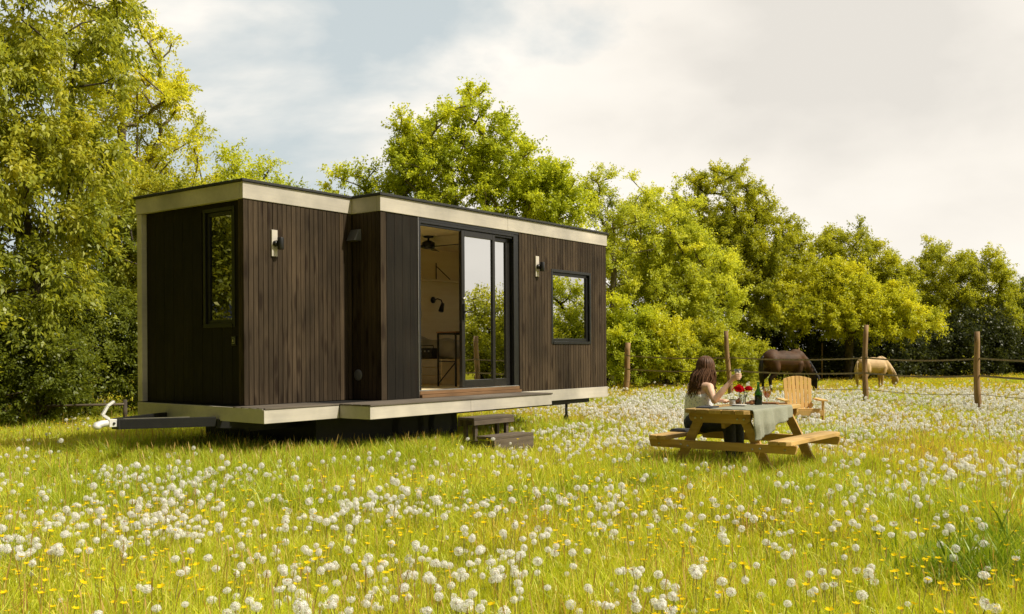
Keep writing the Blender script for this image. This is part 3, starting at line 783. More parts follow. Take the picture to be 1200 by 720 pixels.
# --- window in the long front
def window(holes, axis, face, mats, deep):
    a0, a1, z0, z1 = holes
    fr = MB(); ft = 0.055
    def bx(m, a, b, lo, hi, c, d):
        if axis == 'u': m.box(a, b, lo, hi, c, d)
        else: m.box(lo, hi, a, b, c, d)
    lo, hi = face, face+0.075
    # reveal box
    r = MB()
    bx(r, a0-0.03, a0+0.012, lo-0.006, lo+0.10, z0-0.03, z1+0.03); bx(r, a1-0.012, a1+0.03, lo-0.006, lo+0.10, z0-0.03, z1+0.03)
    bx(r, a0+0.013, a1-0.013, lo-0.006, lo+0.10, z1-0.012, z1+0.03); bx(r, a0+0.013, a1-0.013, lo-0.014, lo+0.10, z0-0.03, z0+0.012)
    wf = r.build('window', M['black'], house, 0.002)
    bx(fr, a0+0.014, a0+0.06, lo+deep, lo+deep+0.05, z0+0.014, z1-0.014); bx(fr, a1-0.06, a1-0.014, lo+deep, lo+deep+0.05, z0+0.014, z1-0.014)
    bx(fr, a0+0.061, a1-0.061, lo+deep, lo+deep+0.05, z1-0.06, z1-0.014); bx(fr, a0+0.061, a1-0.061, lo+deep, lo+deep+0.05, z0+0.014, z0+0.06)
    fr.build('frame', M['black'], wf, 0.003)
    g = MB(); bx(g, a0+0.058, a1-0.058, lo+deep+0.02, lo+deep+0.026, z0+0.058, z1-0.058); g.build('pane', mats, wf)
    return wf
window(WIN, 'u', 0.0, M['glass_dark'], 0.03)
window((EWIN[0], EWIN[1], EWIN[2], EWIN[3]), 'v', 0.06, glassmat('dim_end_window_glass', (0.10, 0.11, 0.10), 0.22), 0.02)
fr = MB()
for a, b, c, d in rects_around(BWIN_ADDED[0]-0.02, BWIN_ADDED[1]+0.02, BWIN_ADDED[2]-0.02, BWIN_ADDED[3]+0.02, [(BWIN_ADDED[0]+0.05, BWIN_ADDED[1]-0.05, BWIN_ADDED[2]+0.05, BWIN_ADDED[3]-0.05)]): fr.box(a, b, W-0.06, W+0.004, c, d)
bw = fr.build('window', M['black'], house)  # added back window out of view, lets sky light into the cabin
g = MB(); g.box(BWIN_ADDED[0]+0.04, BWIN_ADDED[1]-0.04, W-0.04, W-0.034, BWIN_ADDED[2]+0.04, BWIN_ADDED[3]-0.04); g.build('pane', M['clear'], bw)
fr = MB()
for a, b, c, d in rects_around(RWIN_ADDED[0]-0.02, RWIN_ADDED[1]+0.02, RWIN_ADDED[2]-0.02, RWIN_ADDED[3]+0.02, [(RWIN_ADDED[0]+0.05, RWIN_ADDED[1]-0.05, RWIN_ADDED[2]+0.05, RWIN_ADDED[3]-0.05)]): fr.box(UL-0.06, UL+0.004, a, b, c, d)
bw = fr.build('window', M['black'], house)  # added end window out of view, second opening to brighten the inside
g = MB(); g.box(UL-0.04, UL-0.034, RWIN_ADDED[0]+0.04, RWIN_ADDED[1]-0.04, RWIN_ADDED[2]+0.04, RWIN_ADDED[3]-0.04); g.build('pane', M['clear'], bw)
# --- sliding door
mb = MB()
mb.box(2.383, 2.43, 0.0, 0.16, 0.80, 3.02); mb.box(4.47, 4.585, 0.012, 0.16, 0.80, 3.02); mb.box(2.43, 4.47, 0.004, 0.16, 2.985, 3.02)
mb.box(2.43, 4.47, 0.03, 0.05, 2.955, 2.984); mb.box(2.383, 4.585, 0.004, 0.10, 3.021, 3.058)
df = mb.build('door_frame', M['black'], house, 0.003)
mb = MB(); mb.box(2.376, 2.382, -0.006, 0.03, F+0.01, ZB-0.006); mb.build('edge_strip', M['alu'], df)
mb = MB(); mb.box(2.39, 4.57, -0.05, 0.10, 0.703, 0.742); mb.box(2.39, 4.57, -0.012, 0.10, 0.745, 0.788); mb.build('threshold', M['sill'], house, 0.004)
mb = MB(); mb.box(2.392, 4.568, 0.0, 0.118, 0.7895, 0.80); mb.build('track', M['alu'], house, 0.002)
def leaf(u0, u1, v0, v1, sl, sr, name, lab=None):
    z0, z1 = 0.81, 2.975; tr, br = 0.08, 0.10
    m = MB(); m.box(u0, u0+sl, v0, v1, z0, z1); m.box(u1-sr, u1, v0, v1, z0, z1)
    m.box(u0+sl+0.0005, u1-sr-0.0005, v0, v1, z1-tr, z1); m.box(u0+sl+0.0005, u1-sr-0.0005, v0, v1, z0, z0+br)
    o = m.build(name, M['doorframe'], house, 0.004)
    g = MB(); g.box(u0+sl-0.004, u1-sr+0.004, (v0+v1)/2-0.004, (v0+v1)/2+0.004, z0+br-0.004, z1-tr+0.004); g.build('pane', M['glass'], o)
    return o
d1 = leaf(3.285, 4.035, 0.02, 0.072, 0.068, 0.058, 'sliding_door')
leaf(3.965, 4.468, 0.082, 0.134, 0.07, 0.10, 'fixed_leaf')
mb = MB(); mb.box(3.300, 3.335, -0.002, 0.018, 1.74, 1.96); mb.tube([(3.318, -0.002, 1.85), (3.318, -0.045, 1.85), (3.42, -0.045, 1.85)], 0.010, 8); mb.build('handle', M['black'], d1)
mb = MB(); mb.lathe([(0.018, 0), (0.018, 0.02), (0.0, 0.022)], 12, 0, Matrix.Translation((3.318, 0.019, 2.03)) @ Matrix.Rotation(PI/2, 4, 'X')); mb.build('lock', M['alu'], d1)
# --- wall lamps
for u in (0.435, 5.03):
    fv = VB if u < 1 else 0.0
    m = MB(); m.box(u-0.042, u+0.042, fv-0.02, fv-0.001, 2.43, 2.74); o = m.build('wall_lamp', M['fascia'], house, 0.003)
    m = MB(); m.tube([(u, fv-0.02, 2.58), (u, fv-0.06, 2.58)], 0.035, 14); m.tube([(u, fv-0.05, 2.58), (u+0.03, fv-0.075, 2.58)], 0.018, 10)
    m.build('arm', M['black'], o)
    m = MB(); m.tube([(u+0.035, fv-0.08, 2.51), (u+0.035, fv-0.08, 2.65)], 0.038, 16, smooth=True); m.build('lamp_head', M['black'], o, 0.003)
# --- vents and socket
mb = MB()
x = UA-0.001
vs = [(x, 0.335, 2.71), (x, 0.505, 2.71), (x, 0.505, 2.86), (x, 0.335, 2.86), (x-0.11, 0.345, 2.71), (x-0.11, 0.495, 2.71), (x-0.03, 0.495, 2.855), (x-0.03, 0.345, 2.855)]
mb.add(vs, [(0,1,2,3),(4,7,6,5),(0,3,7,4),(1,5,6,2),(3,2,6,7),(0,4,5,1)]); mb.build('vent_hood', simple('grey_steel_hood', (0.16, 0.16, 0.155), 0.45, 0.5), house, 0.004)
mb = MB(); mb.lathe([(0.0, 0), (0.07, 0), (0.07, 0.012), (0.055, 0.02), (0.0, 0.021)], 24, 0, Matrix.Translation((UA-0.001, 0.40, 1.015)) @ Matrix.Rotation(-PI/2, 4, 'Y')); mb.build('vent_cover', simple('grey_vent_plastic', (0.13, 0.13, 0.13), 0.5), house)
mb = MB(); mb.box(0.045, 0.061, 0.715, 0.795, 1.39, 1.50)
so = mb.build('socket', M['black'], house, 0.004)
mb = MB(); mb.box(0.040, 0.0455, 0.73, 0.778, 1.412, 1.416); mb.box(0.040, 0.0455, 0.73, 0.778, 1.476, 1.48); mb.box(0.040, 0.0455, 0.728, 0.731, 1.412, 1.48)
mb.box(0.041, 0.0455, 0.75, 0.772, 1.43, 1.46); mb.build('cover', M['alu'], so)
# --- chassis with dark fill for underside shade, wheels, drawbar, prop stand
mb = MB()
for v in (0.62, 1.95): mb.box(0.15, 6.85, v, v+0.07, 0.40, ZS-0.002)
for u in (0.3, 1.6, 2.3, 3.1, 3.9, 5.2, 6.4): mb.box(u, u+0.06, 0.7, 1.94, 0.43, ZS-0.004)
mb.box(0.9, 2.95, 0.45, 2.3, 0.06, 0.395); mb.box(0.85, 3.45, 0.26, 0.28, 0.02, ZS-0.003); mb.box(0.85, 0.87, 0.283, 2.4, 0.02, ZS-0.003)  # black box and thin panels added to fill in the shadow below the floor
mb.build('chassis', M['chassis'], house)
for u in (2.45, 3.15):
    for v in (0.35, 2.2):
        m = MB(); m.lathe([(0.19, -0.09), (0.30, -0.095), (0.325, -0.06), (0.325, 0.06), (0.30, 0.095), (0.19, 0.09)], 28, 0, Matrix.Translation((u, v, 0.325)) @ Matrix.Rotation(PI/2, 4, 'X'))
        wh = m.build('wheel', M['rubber'], house)
        m = MB(); m.lathe([(0.0, -0.04), (0.19, -0.085), (0.19, 0.085), (0.05, 0.06), (0.0, 0.06)], 20, 0, Matrix.Translation((u, v, 0.325)) @ Matrix.Rotation(PI/2, 4, 'X')); m.build('rim', M['chassis'], wh)
mb = MB()
mb.beam((-1.02, 1.36, 0.525), (-0.165, 0.80, 0.525), 0.06, 0.11); mb.beam((-1.02, 1.44, 0.535), (-0.08, 1.92, 0.535), 0.06, 0.11)
mb.beam((-0.16, 0.80, 0.50), (0.3, 0.55, 0.47), 0.06, 0.10); mb.beam((-0.07, 1.92, 0.50), (0.3, 2.1, 0.47), 0.06, 0.10)
mb.box(-1.05, -0.93, 1.33, 1.47, 0.47, 0.585)
db = mb.build('drawbar', M['chassis'], house, 0.004)
mb = MB(); mb.beam((-0.98, 1.345, 0.585), (-0.4, 0.96, 0.585), 0.012, 0.008); mb.build('cable', M['alu'], db)
mb = MB()
mb.box(-1.14, -1.05, 1.355, 1.445, 0.50, 0.585)
mb.tube([(-1.12, 1.40, 0.545), (-1.20, 1.40, 0.54), (-1.27, 1.40, 0.52), (-1.29, 1.40, 0.51)], [0.036, 0.04, 0.042, 0.03], 12)
mb.ball((-1.26, 1.40, 0.515), (0.05, 0.045, 0.04), 14)
mb.beam((-1.12, 1.40, 0.585), (-1.20, 1.40, 0.64), 0.035, 0.03); mb.beam((-1.20, 1.40, 0.63), (-1.13, 1.40, 0.74), 0.035, 0.028); mb.beam((-1.14, 1.40, 0.73), (-1.06, 1.40, 0.78), 0.04, 0.025)
cp = mb.build('coupling', M['coupling'], db, 0.004)
mb = MB(); mb.tube([(-1.09, 1.352, 0.54), (-1.09, 1.342, 0.54)], 0.014, 10); mb.build('bolt', M['black'], cp)
mb = MB(); mb.box(5.50, 6.62, 0.08, 0.16, 0.46, ZS-0.003); mb.build('cross_rail', M['chassis'], house)
mb = MB(); mb.tube([(6.0, 0.12, 0.46), (6.0, 0.12, 0.22)], 0.022, 10); mb.beam((6.0, 0.12, 0.30), (5.9, 0.06, 0.02), 0.03, 0.012, (1, 0, 0)); mb.beam((6.0, 0.12, 0.30), (6.11, 0.06, 0.02), 0.03, 0.012, (1, 0, 0)); mb.beam((6.0, 0.12, 0.30), (6.0, 0.28, 0.02), 0.03, 0.012, (1, 0, 0))
mb.build('prop_stand', M['chassis'], house)
# --- ceiling fan and reading lamp (fixed to the cabin)
fu, fvv, fz = 4.02, 1.28, 2.86
mb = MB(); mb.lathe([(0.0, 0), (0.09, 0), (0.10, 0.03), (0.10, 0.09), (0.05, 0.12), (0.016, 0.125), (0.016, 0.16), (0.075, 0.165), (0.08, 0.19), (0, 0.19)], 20, 0, Matrix.Translation((fu, fvv, fz)))
fan = mb.build('ceiling_fan', M['black'], house)
for k in range(3):
    a = 0.55 + k*2*PI/3
    m = MB(); m.box(0.09, 0.62, -0.06, 0.06, -0.004, 0.004, 0, Matrix.Translation((fu, fvv, fz+0.03)) @ Matrix.Rotation(a, 4, 'Z') @ Matrix.Rotation(0.2, 4, 'X')); m.build('blade', M['black'], fan, 0.002)
lu, lz = 5.47, 1.30 + (412.6-352)/1147.8*16.75
mb = MB(); mb.lathe([(0.0, 0), (0.055, 0), (0.055, 0.02), (0.0, 0.022)], 18, 0, Matrix.Translation((lu, 2.485, lz)) @ Matrix.Rotation(PI/2, 4, 'X'))
rl = mb.build('reading_lamp', M['black'], house)
mb = MB(); mb.tube([(lu, 2.465, lz), (lu+0.03, 2.40, lz+0.02), (lu+0.10, 2.38, lz+0.0), (lu+0.14, 2.38, lz-0.07)], 0.010, 8); mb.tube([(lu+0.14, 2.38, lz-0.06), (lu+0.07, 2.36, lz-0.19)], [0.03, 0.045], 12); mb.build('lamp_head', M['black'], rl)
# --- high shelf with bracket
mb = MB(); mb.box(4.3, 6.92, 2.30, 2.484, 2.50, 2.525); sh = mb.build('shelf', M['ply'], house, 0.002)
mb = MB(); mb.beam((5.55, 2.47, 2.52), (5.55, 2.47, 2.82), 0.012, 0.012, (1, 0, 0)); mb.beam((5.55, 2.46, 2.76), (5.75, 2.33, 2.54), 0.010, 0.010, (1, 0, 0)); mb.build('bracket', M['black'], sh)

# --- things inside
def inside(name, label, cat, u, v, z): return empty(name, hw(u, v, z), HRZ, label, cat)
b = inside('bed', 'plywood platform bed with drawers seen through the cabin door', 'bed', 4.22, 1.22, zi0+0.001)
mb = MB(); mb.box(0.02, 2.65, 0.0, 1.24, 0.0, 0.40); mb.build('platform', M['ply'], b, 0.004)
for k in range(3):
    m = MB(); m.box(-0.004, 0.018, 0.02, 1.22, 0.02+k*0.127, 0.02+k*0.127+0.12); m.build('drawer', M['drawer'], b, 0.005)
mb = MB(); mb.box(0.35, 2.6, 0.03, 1.22, 0.402, 0.50); mb.build('mattress', M['duvet'], b, 0.03)
# duvet: lumpy sheet
rg = np.random.default_rng(3)
nu, nv = 40, 26
uu, vv = np.meshgrid(np.linspace(0.30, 2.6, nu), np.linspace(-0.02, 1.2, nv))
zz = 0.56 + 0.05*np.sin(uu*5+vv*3) + 0.035*np.sin(vv*9-uu*4) + 0.02*np.sin(uu*17+2*vv) 
edge = np.minimum(np.minimum(uu-0.30, 2.6-uu), np.minimum(vv+0.02, 1.2-vv))
zz = np.where(edge < 0.12, 0.42 + (zz-0.42)*np.sqrt(np.clip(edge/0.12, 0, 1)), zz) + 0.16*np.exp(-((uu-0.75)/0.35)**2)*np.clip(edge/0.1, 0, 1)
ii = np.arange(nu*nv).reshape(nv, nu)
fq = np.stack([ii[:-1, :-1], ii[:-1, 1:], ii[1:, 1:], ii[1:, :-1]], -1).reshape(-1, 4)
dm = fast_mesh('duvet', np.stack([uu, vv, zz], -1).reshape(-1, 3), fq, None, [M['duvet']], True)
do = bpy.data.objects.new('duvet', dm); do.location = hw(4.22, 1.22, zi0+0.001); do.rotation_euler = (0, 0, HRZ); link(do)
so_ = do.modifiers.new('thick', 'SOLIDIFY'); so_.thickness = 0.02
tag(do, 'crumpled grey duvet on the bed inside the cabin', 'duvet')
b = inside('radio', 'black boxy radio standing on the bed end inside the cabin', 'radio', 4.26, 1.45, zi0+0.402)
mb = MB(); mb.box(0.0, 0.16, 0.0, 0.34, 0.0, 0.17); mb.build('case', M['grill'], b, 0.01)
mb = MB(); mb.tube([(0.08, 0.02, 0.17), (0.08, 0.03, 0.21), (0.08, 0.31, 0.21), (0.08, 0.32, 0.17)], 0.008, 8); mb.build('handle', M['grill'], b)
for k in range(4):
    m = MB(); m.tube([(-0.012, 0.05+k*0.08, 0.12), (0.0, 0.05+k*0.08, 0.12)], 0.014, 10); m.build('knob', M['alu'], b)
b = inside('console_table', 'slim black metal-framed table just inside the sliding door', 'table', 3.86, 0.62, zi0+0.001)
mb = MB()
for y in (0.0, 0.34): mb.box(0.0, 0.022, y, y+0.022, 0.0, 0.79); mb.box(0.8, 0.822, y, y+0.022, 0.0, 0.79)
mb.box(0.023, 0.799, 0.0, 0.022, 0.765, 0.79); mb.box(0.023, 0.799, 0.34, 0.362, 0.765, 0.79); mb.box(0.0, 0.022, 0.023, 0.339, 0.765, 0.79)
mb.beam((0.012, 0.012, 0.36), (0.012, 0.35, 0.04), 0.014, 0.014, (1, 0, 0)); mb.box(0.0, 0.022, 0.023, 0.339, 0.36, 0.375)
mb.build('frame', M['black'], b)
mb = MB(); mb.box(-0.01, 0.83, -0.01, 0.37, 0.792, 0.81); mb.build('table_top', M['board'], b, 0.003)

# --- steps outside
st = empty('wooden_steps', hw(2.40, -0.63, 0), HRZ, 'weathered two-tread wooden steps below the open cabin door', 'steps')
st.scale = (1.04, 1.0, 1.0)
mb = MB(); mb.box(0, 0.80, -0.27, -0.14, 0.44, 0.475); mb.box(0, 0.80, -0.135, -0.005, 0.44, 0.475); mb.box(0.0, 0.80, -0.275, -0.245, 0.38, 0.438); mb.box(0.0, 0.80, -0.03, -0.005, 0.36, 0.438); mb.build('tread', M['step'], st, 0.004)
mb = MB(); mb.box(0.02, 0.82, -0.57, -0.43, 0.215, 0.25); mb.box(0.02, 0.82, -0.425, -0.29, 0.215, 0.25); mb.box(0.02, 0.82, -0.572, -0.545, 0.05, 0.213); mb.build('tread', M['step'], st, 0.004)
for x in (0.06, 0.68):
    m = MB(); m.box(x, x+0.05, -0.235, -0.19, -0.05, 0.438); m.box(x, x+0.05, -0.085, -0.04, -0.05, 0.438); m.box(x, x+0.05, -0.54, -0.10, 0.10, 0.185) ; m.build('leg', M['step'], st, 0.003)

# ------------------------------------------------------------------ picnic table
TC = (2.40, 10.10); TYAW = -R(37)
table = empty('picnic_table', (TC[0], TC[1], 0), TYAW, 'honey-coloured wooden picnic table with attached benches in the meadow', 'picnic table')
table.scale = (0.95, 0.95, 1.0)
def tw(x, y, z=0.0):
    c, s = math.cos(TYAW), math.sin(TYAW)
    return Vector((TC[0]+x*c-y*s, TC[1]+x*s+y*c, z))
ZTAB = 0.72
mb = MB()
pw = 0.72/5
for i in range(5):
    x0 = -0.36+i*pw; x1 = x0+pw-0.005
    e = random.uniform(-0.004, 0.004)
    if i == 0: poly = [(x0, -0.71), (x0+0.045, -0.75), (x1, -0.75), (x1, 0.75), (x0+0.045, 0.75), (x0, 0.71)]
    elif i == 4: poly = [(x0, -0.75), (x1-0.045, -0.75), (x1, -0.71), (x1, 0.71), (x1-0.045, 0.75), (x0, 0.75)]
    else: poly = [(x0, -0.75+e), (x1, -0.75+e), (x1, 0.75+e), (x0, 0.75+e)]
    mb.prism(poly, ZTAB-0.04, ZTAB)
mb.build('tabletop', M['pine'], table, 0.004)
for sy in (-1, 1):
    # rounded bearer under the top
    prof = [(-0.345, 0.675), (-0.345, 0.64), (-0.33, 0.605), (-0.29, 0.585), (0.29, 0.585), (0.33, 0.605), (0.345, 0.64), (0.345, 0.675)]
    m = MB(); y0 = sy*0.63
    vs = [(x, y0-0.022, z) for x, z in prof] + [(x, y0+0.022, z) for x, z in prof]; n = len(prof)
    m.add(vs, [tuple(range(n)), tuple(range(2*n-1, n-1, -1))] + [(i, n+i, n+(i+1) % n, (i+1) % n) for i in range(n)]); m.build('bearer', M['pinex'], table, 0.003)
    for sx in (-1, 1):
        m = MB(); m.beam((sx*0.225, sy*0.585, 0.672), (sx*0.60, sy*0.585, -0.03), 0.042, 0.095, (0, 1, 0)) if False else m.beam((sx*0.225, sy*0.583, 0.672), (sx*0.60, sy*0.583, -0.03), 0.095, 0.042, (0, 1, 0))
        m.build('leg', M['pinex'], table, 0.003)
    m = MB(); m.prism([(-0.82, 0.375), (-0.80, 0.318), (0.80, 0.318), (0.82, 0.375), (0.82, 0.40), (-0.82, 0.40)], 0, 0.042, 0, Matrix.Translation((0, sy*0.630+0.021, 0)) @ Matrix.Rotation(PI/2, 4, 'X')); m.build('seat_beam', M['pinex'], table, 0.003)
    if sy < 0:
        for x, z in ((-0.27, 0.63), (-0.20, 0.63), (0.20, 0.63), (0.27, 0.63), (-0.44, 0.355), (-0.36, 0.345), (0.36, 0.345), (0.44, 0.355), (-0.70, 0.355), (0.70, 0.355)):
            m = MB(); m.tube([(x, -0.652, z), (x, -0.660, z)], 0.011, 8); m.build('bolt', M['alu'], table)
for sx in (-1, 1):
    m = MB()
    for a, b_ in ((0.565, 0.675), (0.680, 0.79)):
        x0, x1 = sorted((sx*a, sx*b_))
        if (a > 0.6): 
            if sx > 0: poly = [(x0, -0.75), (x1-0.04, -0.75), (x1, -0.71), (x1, 0.71), (x1-0.04, 0.75), (x0, 0.75)]
            else: poly = [(x0, -0.71), (x0+0.04, -0.75), (x1, -0.75), (x1, 0.75), (x0+0.04, 0.75), (x0, 0.71)]
        else: poly = [(x0, -0.75), (x1, -0.75), (x1, 0.75), (x0, 0.75)]
        m.prism(poly, 0.402, 0.442)
    m.build('seat', M['pine'], table, 0.004)
m = MB(); m.beam((0.0, -0.56, 0.56), (0.0, -0.05, 0.66), 0.07, 0.04, (1, 0, 0)); m.beam((0.0, 0.56, 0.56), (0.0, 0.05, 0.66), 0.07, 0.04, (1, 0, 0)); m.build('brace', M['pinex'], table, 0.003)

# --- linen cloth over the top, hanging on the open side
nu, nv = 46, 60
V_ = []; 
for j in range(nv):
    for i in range(nu):
        a = i/(nu-1); q = j/(nv-1)
        y = -0.66 + a*1.0                       # along the table
        drop = 0.30 - 0.17*max(0, a-0.30)/0.7 - 0.05*math.sin(a*3)
        span = 0.45
        s = q*(span+drop)
        if s < span: 
            x = -0.09+s; z = ZTAB+0.004+0.0015*math.sin(x*40+y*23)
            yy = y
        else:
            h = s-span
            fold = 0.5+0.5*math.sin(y*19+0.6*math.sin(y*31))
            x = 0.347 + 0.012 + min(h, 0.02)*0.3 + fold*0.045*min(1, h/0.15) ; z = ZTAB+0.004-max(0, h-0.006)
            yy = y + 0.10*h*(0.6-a) + 0.01*math.sin(h*30)
        V_.append(tuple(tw(x, yy, z)))
ii = np.arange(nu*nv).reshape(nv, nu)
fq = np.stack([ii[:-1, :-1], ii[:-1, 1:], ii[1:, 1:], ii[1:, :-1]], -1).reshape(-1, 4)
cl = link(bpy.data.objects.new('tablecloth', fast_mesh('tablecloth', np.array(V_), fq, None, [M['linen']], True)))
sm = cl.modifiers.new('thick', 'SOLIDIFY'); sm.thickness = 0.003
tag(cl, 'crumpled sage-grey linen cloth draped over the side of the picnic table', 'tablecloth')

# --- things on the table
ZC = ZTAB+0.008
def put(name, label, cat, x, y, z=ZC, rz=0.0): 
    p = tw(x, y, z); return empty(name, tuple(p), TYAW+rz, label, cat)
e = put('wine_bottle', 'dark green glass bottle standing on the picnic table cloth', 'bottle', 0.06, 0.20)
mb = MB(); mb.lathe([(0.0, 0.0), (0.036, 0.0), (0.039, 0.006), (0.039, 0.115), (0.034, 0.14), (0.017, 0.165), (0.0135, 0.19), (0.0135, 0.228), (0.016, 0.23), (0.016, 0.238), (0.0, 0.239)], 20); mb.build('glass_body', M['bottle'], e)
mb = MB(); mb.lathe([(0.0, 0.004), (0.034, 0.004), (0.034, 0.10), (0.0, 0.10)], 16); mb.build('contents', simple('dark_bottle_contents', (0.02, 0.045, 0.006), 0.4), e)
e = put('beer_glass', 'stemmed tulip glass of amber drink behind the green bottle', 'glass', 0.09, 0.36)
mb = MB(); mb.lathe([(0.0, 0.0), (0.034, 0.0), (0.034, 0.003), (0.006, 0.008), (0.005, 0.06), (0.02, 0.075), (0.040, 0.105), (0.042, 0.14), (0.036, 0.19)], 20); mb.build('bowl', M['clear'], e)
mb = MB(); mb.lathe([(0.0, 0.074), (0.019, 0.078), (0.037, 0.105), (0.039, 0.135), (0.0, 0.135)], 16); mb.build('drink', M['beer'], e)
e = put('glass_vase', 'small clear glass vase with green stems on the picnic table', 'vase', -0.05, 0.05)
mb = MB(); mb.lathe([(0.0, 0.0), (0.034, 0.0), (0.036, 0.01), (0.033, 0.07), (0.040, 0.11)], 20); mb.build('vase_body', M['clear'], e)
e = put('flower_bouquet', 'two red ruffled blooms with leaves standing in the small vase', 'flowers', -0.05, 0.05, ZC+0.004)
def bloom(cx, cy, cz, r, seed):
    rg = random.Random(seed); m = MB()
    for k in range(90):
        a = rg.uniform(0, 2*PI); ph = math.asin(rg.uniform(-0.45, 1)); d = Vector((math.cos(a)*math.cos(ph), math.sin(a)*math.cos(ph), math.sin(ph)))
        s = d.orthogonal().normalized(); s = (Matrix.Rotation(rg.uniform(0, 6.28), 3, d) @ s); t = d.cross(s)
        c = Vector((cx, cy, cz)) + Vector((d.x*r, d.y*r, d.z*r*0.75))*rg.uniform(0.55, 1.0); h = r*0.38
        m.add([c-s*h*0.7, c+t*h*0.9+d*h*0.3, c+s*h*0.7, c-t*h*0.9-d*h*0.2], [(0, 1, 2, 3)], 0, False)
    m.ball((cx, cy, cz), (r*0.7, r*0.7, r*0.5), 10)
    return m
bloom(-0.02, -0.05, 0.165, 0.062, 1).build('bloom', M['red'], e); bloom(0.055, 0.03, 0.165, 0.040, 2).build('bloom', M['red'], e)
for (x, y) in ((-0.02, -0.05), (0.055, 0.03), (0.02, 0.02)):
    m = MB(); m.tube([(0, 0, 0.005), (x*0.5, y*0.5, 0.08), (x, y, 0.15)], 0.003, 6)
    for k in range(5):
        a = k*1.7; zb = 0.06+0.02*k; c = Vector((x*0.6, y*0.6, zb)); d = Vector((math.cos(a), math.sin(a), 0.5)).normalized(); s = d.cross(Vector((0, 0, 1))).normalized()
        m.add([c, c+d*0.022+s*0.010, c+d*0.05, c+d*0.022-s*0.010], [(0, 1, 2, 3)])
    m.build('stem', M['green'], e)
e = put('mug', 'pale ceramic cup with a dark rim on the picnic table', 'cup', -0.14, 0.0)
mb = MB(); mb.lathe([(0.0, 0.0), (0.027, 0.0), (0.030, 0.004), (0.032, 0.055)], 20); mb.build('cup_body', M['white'], e)
mb = MB(); mb.lathe([(0.0315, 0.052), (0.033, 0.056), (0.033, 0.060), (0.030, 0.060), (0.030, 0.05), (0.0, 0.05)], 20); mb.build('rim', M['black'], e)
e = put('plate', 'round white plate beside the vase on the picnic table', 'plate', -0.03, -0.10)
mb = MB(); mb.lathe([(0.0, 0.0), (0.05, 0.0), (0.085, 0.012), (0.088, 0.015), (0.05, 0.005), (0.0, 0.004)], 28); mb.build('dish', M['white'], e)
e = put('cupcake', 'small baked bun between the cup and the flowers', 'cake', -0.10, 0.06)
mb = MB(); mb.lathe([(0.0, 0.0), (0.022, 0.0), (0.030, 0.03), (0.0, 0.032)], 14); mb.build('paper_case', M['board'], e)
mb = MB(); mb.ball((0, 0, 0.04), (0.033, 0.033, 0.024), 14); mb.ball((0.006, 0, 0.062), 0.013, 10); mb.build('crust', M['bread'], e)
e = put('bread_roll', 'small round bread roll beside the green bottle', 'bread', -0.0, 0.17)
mb = MB(); mb.ball((0, 0, 0.024), (0.035, 0.03, 0.024), 14); mb.ball((0.012, 0.01, 0.03), (0.022, 0.02, 0.022), 12); mb.build('crust', M['bread'], e)
e = put('serving_board', 'brown wooden serving board behind the green bottle', 'board', 0.02, 0.40, ZC, 0.3)
mb = MB(); mb.prism([(-0.17, -0.08), (0.15, -0.08), (0.17, -0.06), (0.17, 0.06), (0.15, 0.08), (-0.17, 0.08)], 0, 0.018); mb.build('plank', M['board'], e, 0.004)
mb = MB(); mb.box(0.171, 0.26, -0.02, 0.02, 0.002, 0.016); mb.build('handle', M['board'], e, 0.006)
e = put('napkin', 'folded charcoal cloth napkin at the near corner of the picnic table', 'napkin', -0.22, -0.42, ZTAB+0.001, 0.2)
mb = MB()
mb.box(-0.09, 0.09, -0.13, 0.13, 0, 0.006); mb.box(-0.085, 0.088, -0.12, 0.128, 0.0065, 0.012); mb.build('folded_cloth', M['cloth_dark'], e, 0.003)
p = tw(-0.66, -0.12, 0.4425); e = empty('folded_jacket', tuple(p), TYAW, 'dark folded garment lying on the bench beside the seated woman', 'jacket')
mb = MB(); mb.box(-0.10, 0.10, -0.10, 0.10, 0, 0.015); mb.box(-0.09, 0.08, -0.09, 0.08, 0.0155, 0.028); mb.build('fabric', M['cloth_dark'], e, 0.007)

# ------------------------------------------------------------------ seated woman
def organic(mb, name, mat, parent, voxel, smooth_it=6):
    o = mb.build(name, mat, parent)
    r = o.modifiers.new('skin', 'REMESH'); r.mode = 'VOXEL'; r.voxel_size = voxel; r.use_smooth_shade = True
    s = o.modifiers.new('soften', 'SMOOTH'); s.factor = 0.5; s.iterations = smooth_it
    return o
PX, PY = 2.045, 10.64
person = empty('person', (PX, PY, 0), 0, 'seated woman with long brown hair in a white patterned top raising a glass', 'person')
def P(x, y, z): return Vector((x-PX, y-PY, z))
fd = Vector((0.86, 0.50, 0)).normalized(); ld = Vector((-0.50, 0.86, 0)).normalized()   # facing, her left
pel = Vector((-0.02, 0.0, 0.525)); chest = pel + Vector((-0.005, -0.01, 0.285)); neck = pel + fd*0.02 + Vector((0, -0.01, 0.425))
rs = chest + Vector((0.02, 0, 0.09)) - ld*0.145; lsx = chest + Vector((0.02, 0, 0.09)) + ld*0.145
head = neck + fd*0.075 + Vector((0, 0, 0.155))
hf = Vector((0.55, 0.83, -0.05)).normalized()                                          # where she looks
hl = Vector((-hf.y, hf.x, 0)).normalized()
relb = P(2.14, 10.38, 0.765); rhand = P(2.335, 10.34, 1.005)
lelb = P(2.10, 10.74, 0.775); lhand = P(2.285, 10.52, 0.752)
body = MB()
body.limb([pel, pel+Vector((0, 0, 0.10)), chest-Vector((0, 0, 0.05)), chest+Vector((0, 0, 0.06))], [0.115, 0.105, 0.108, 0.095])
for s in (-1, 1): body.limb([pel+ld*0.05*s, chest+ld*0.07*s], [0.115, 0.09])
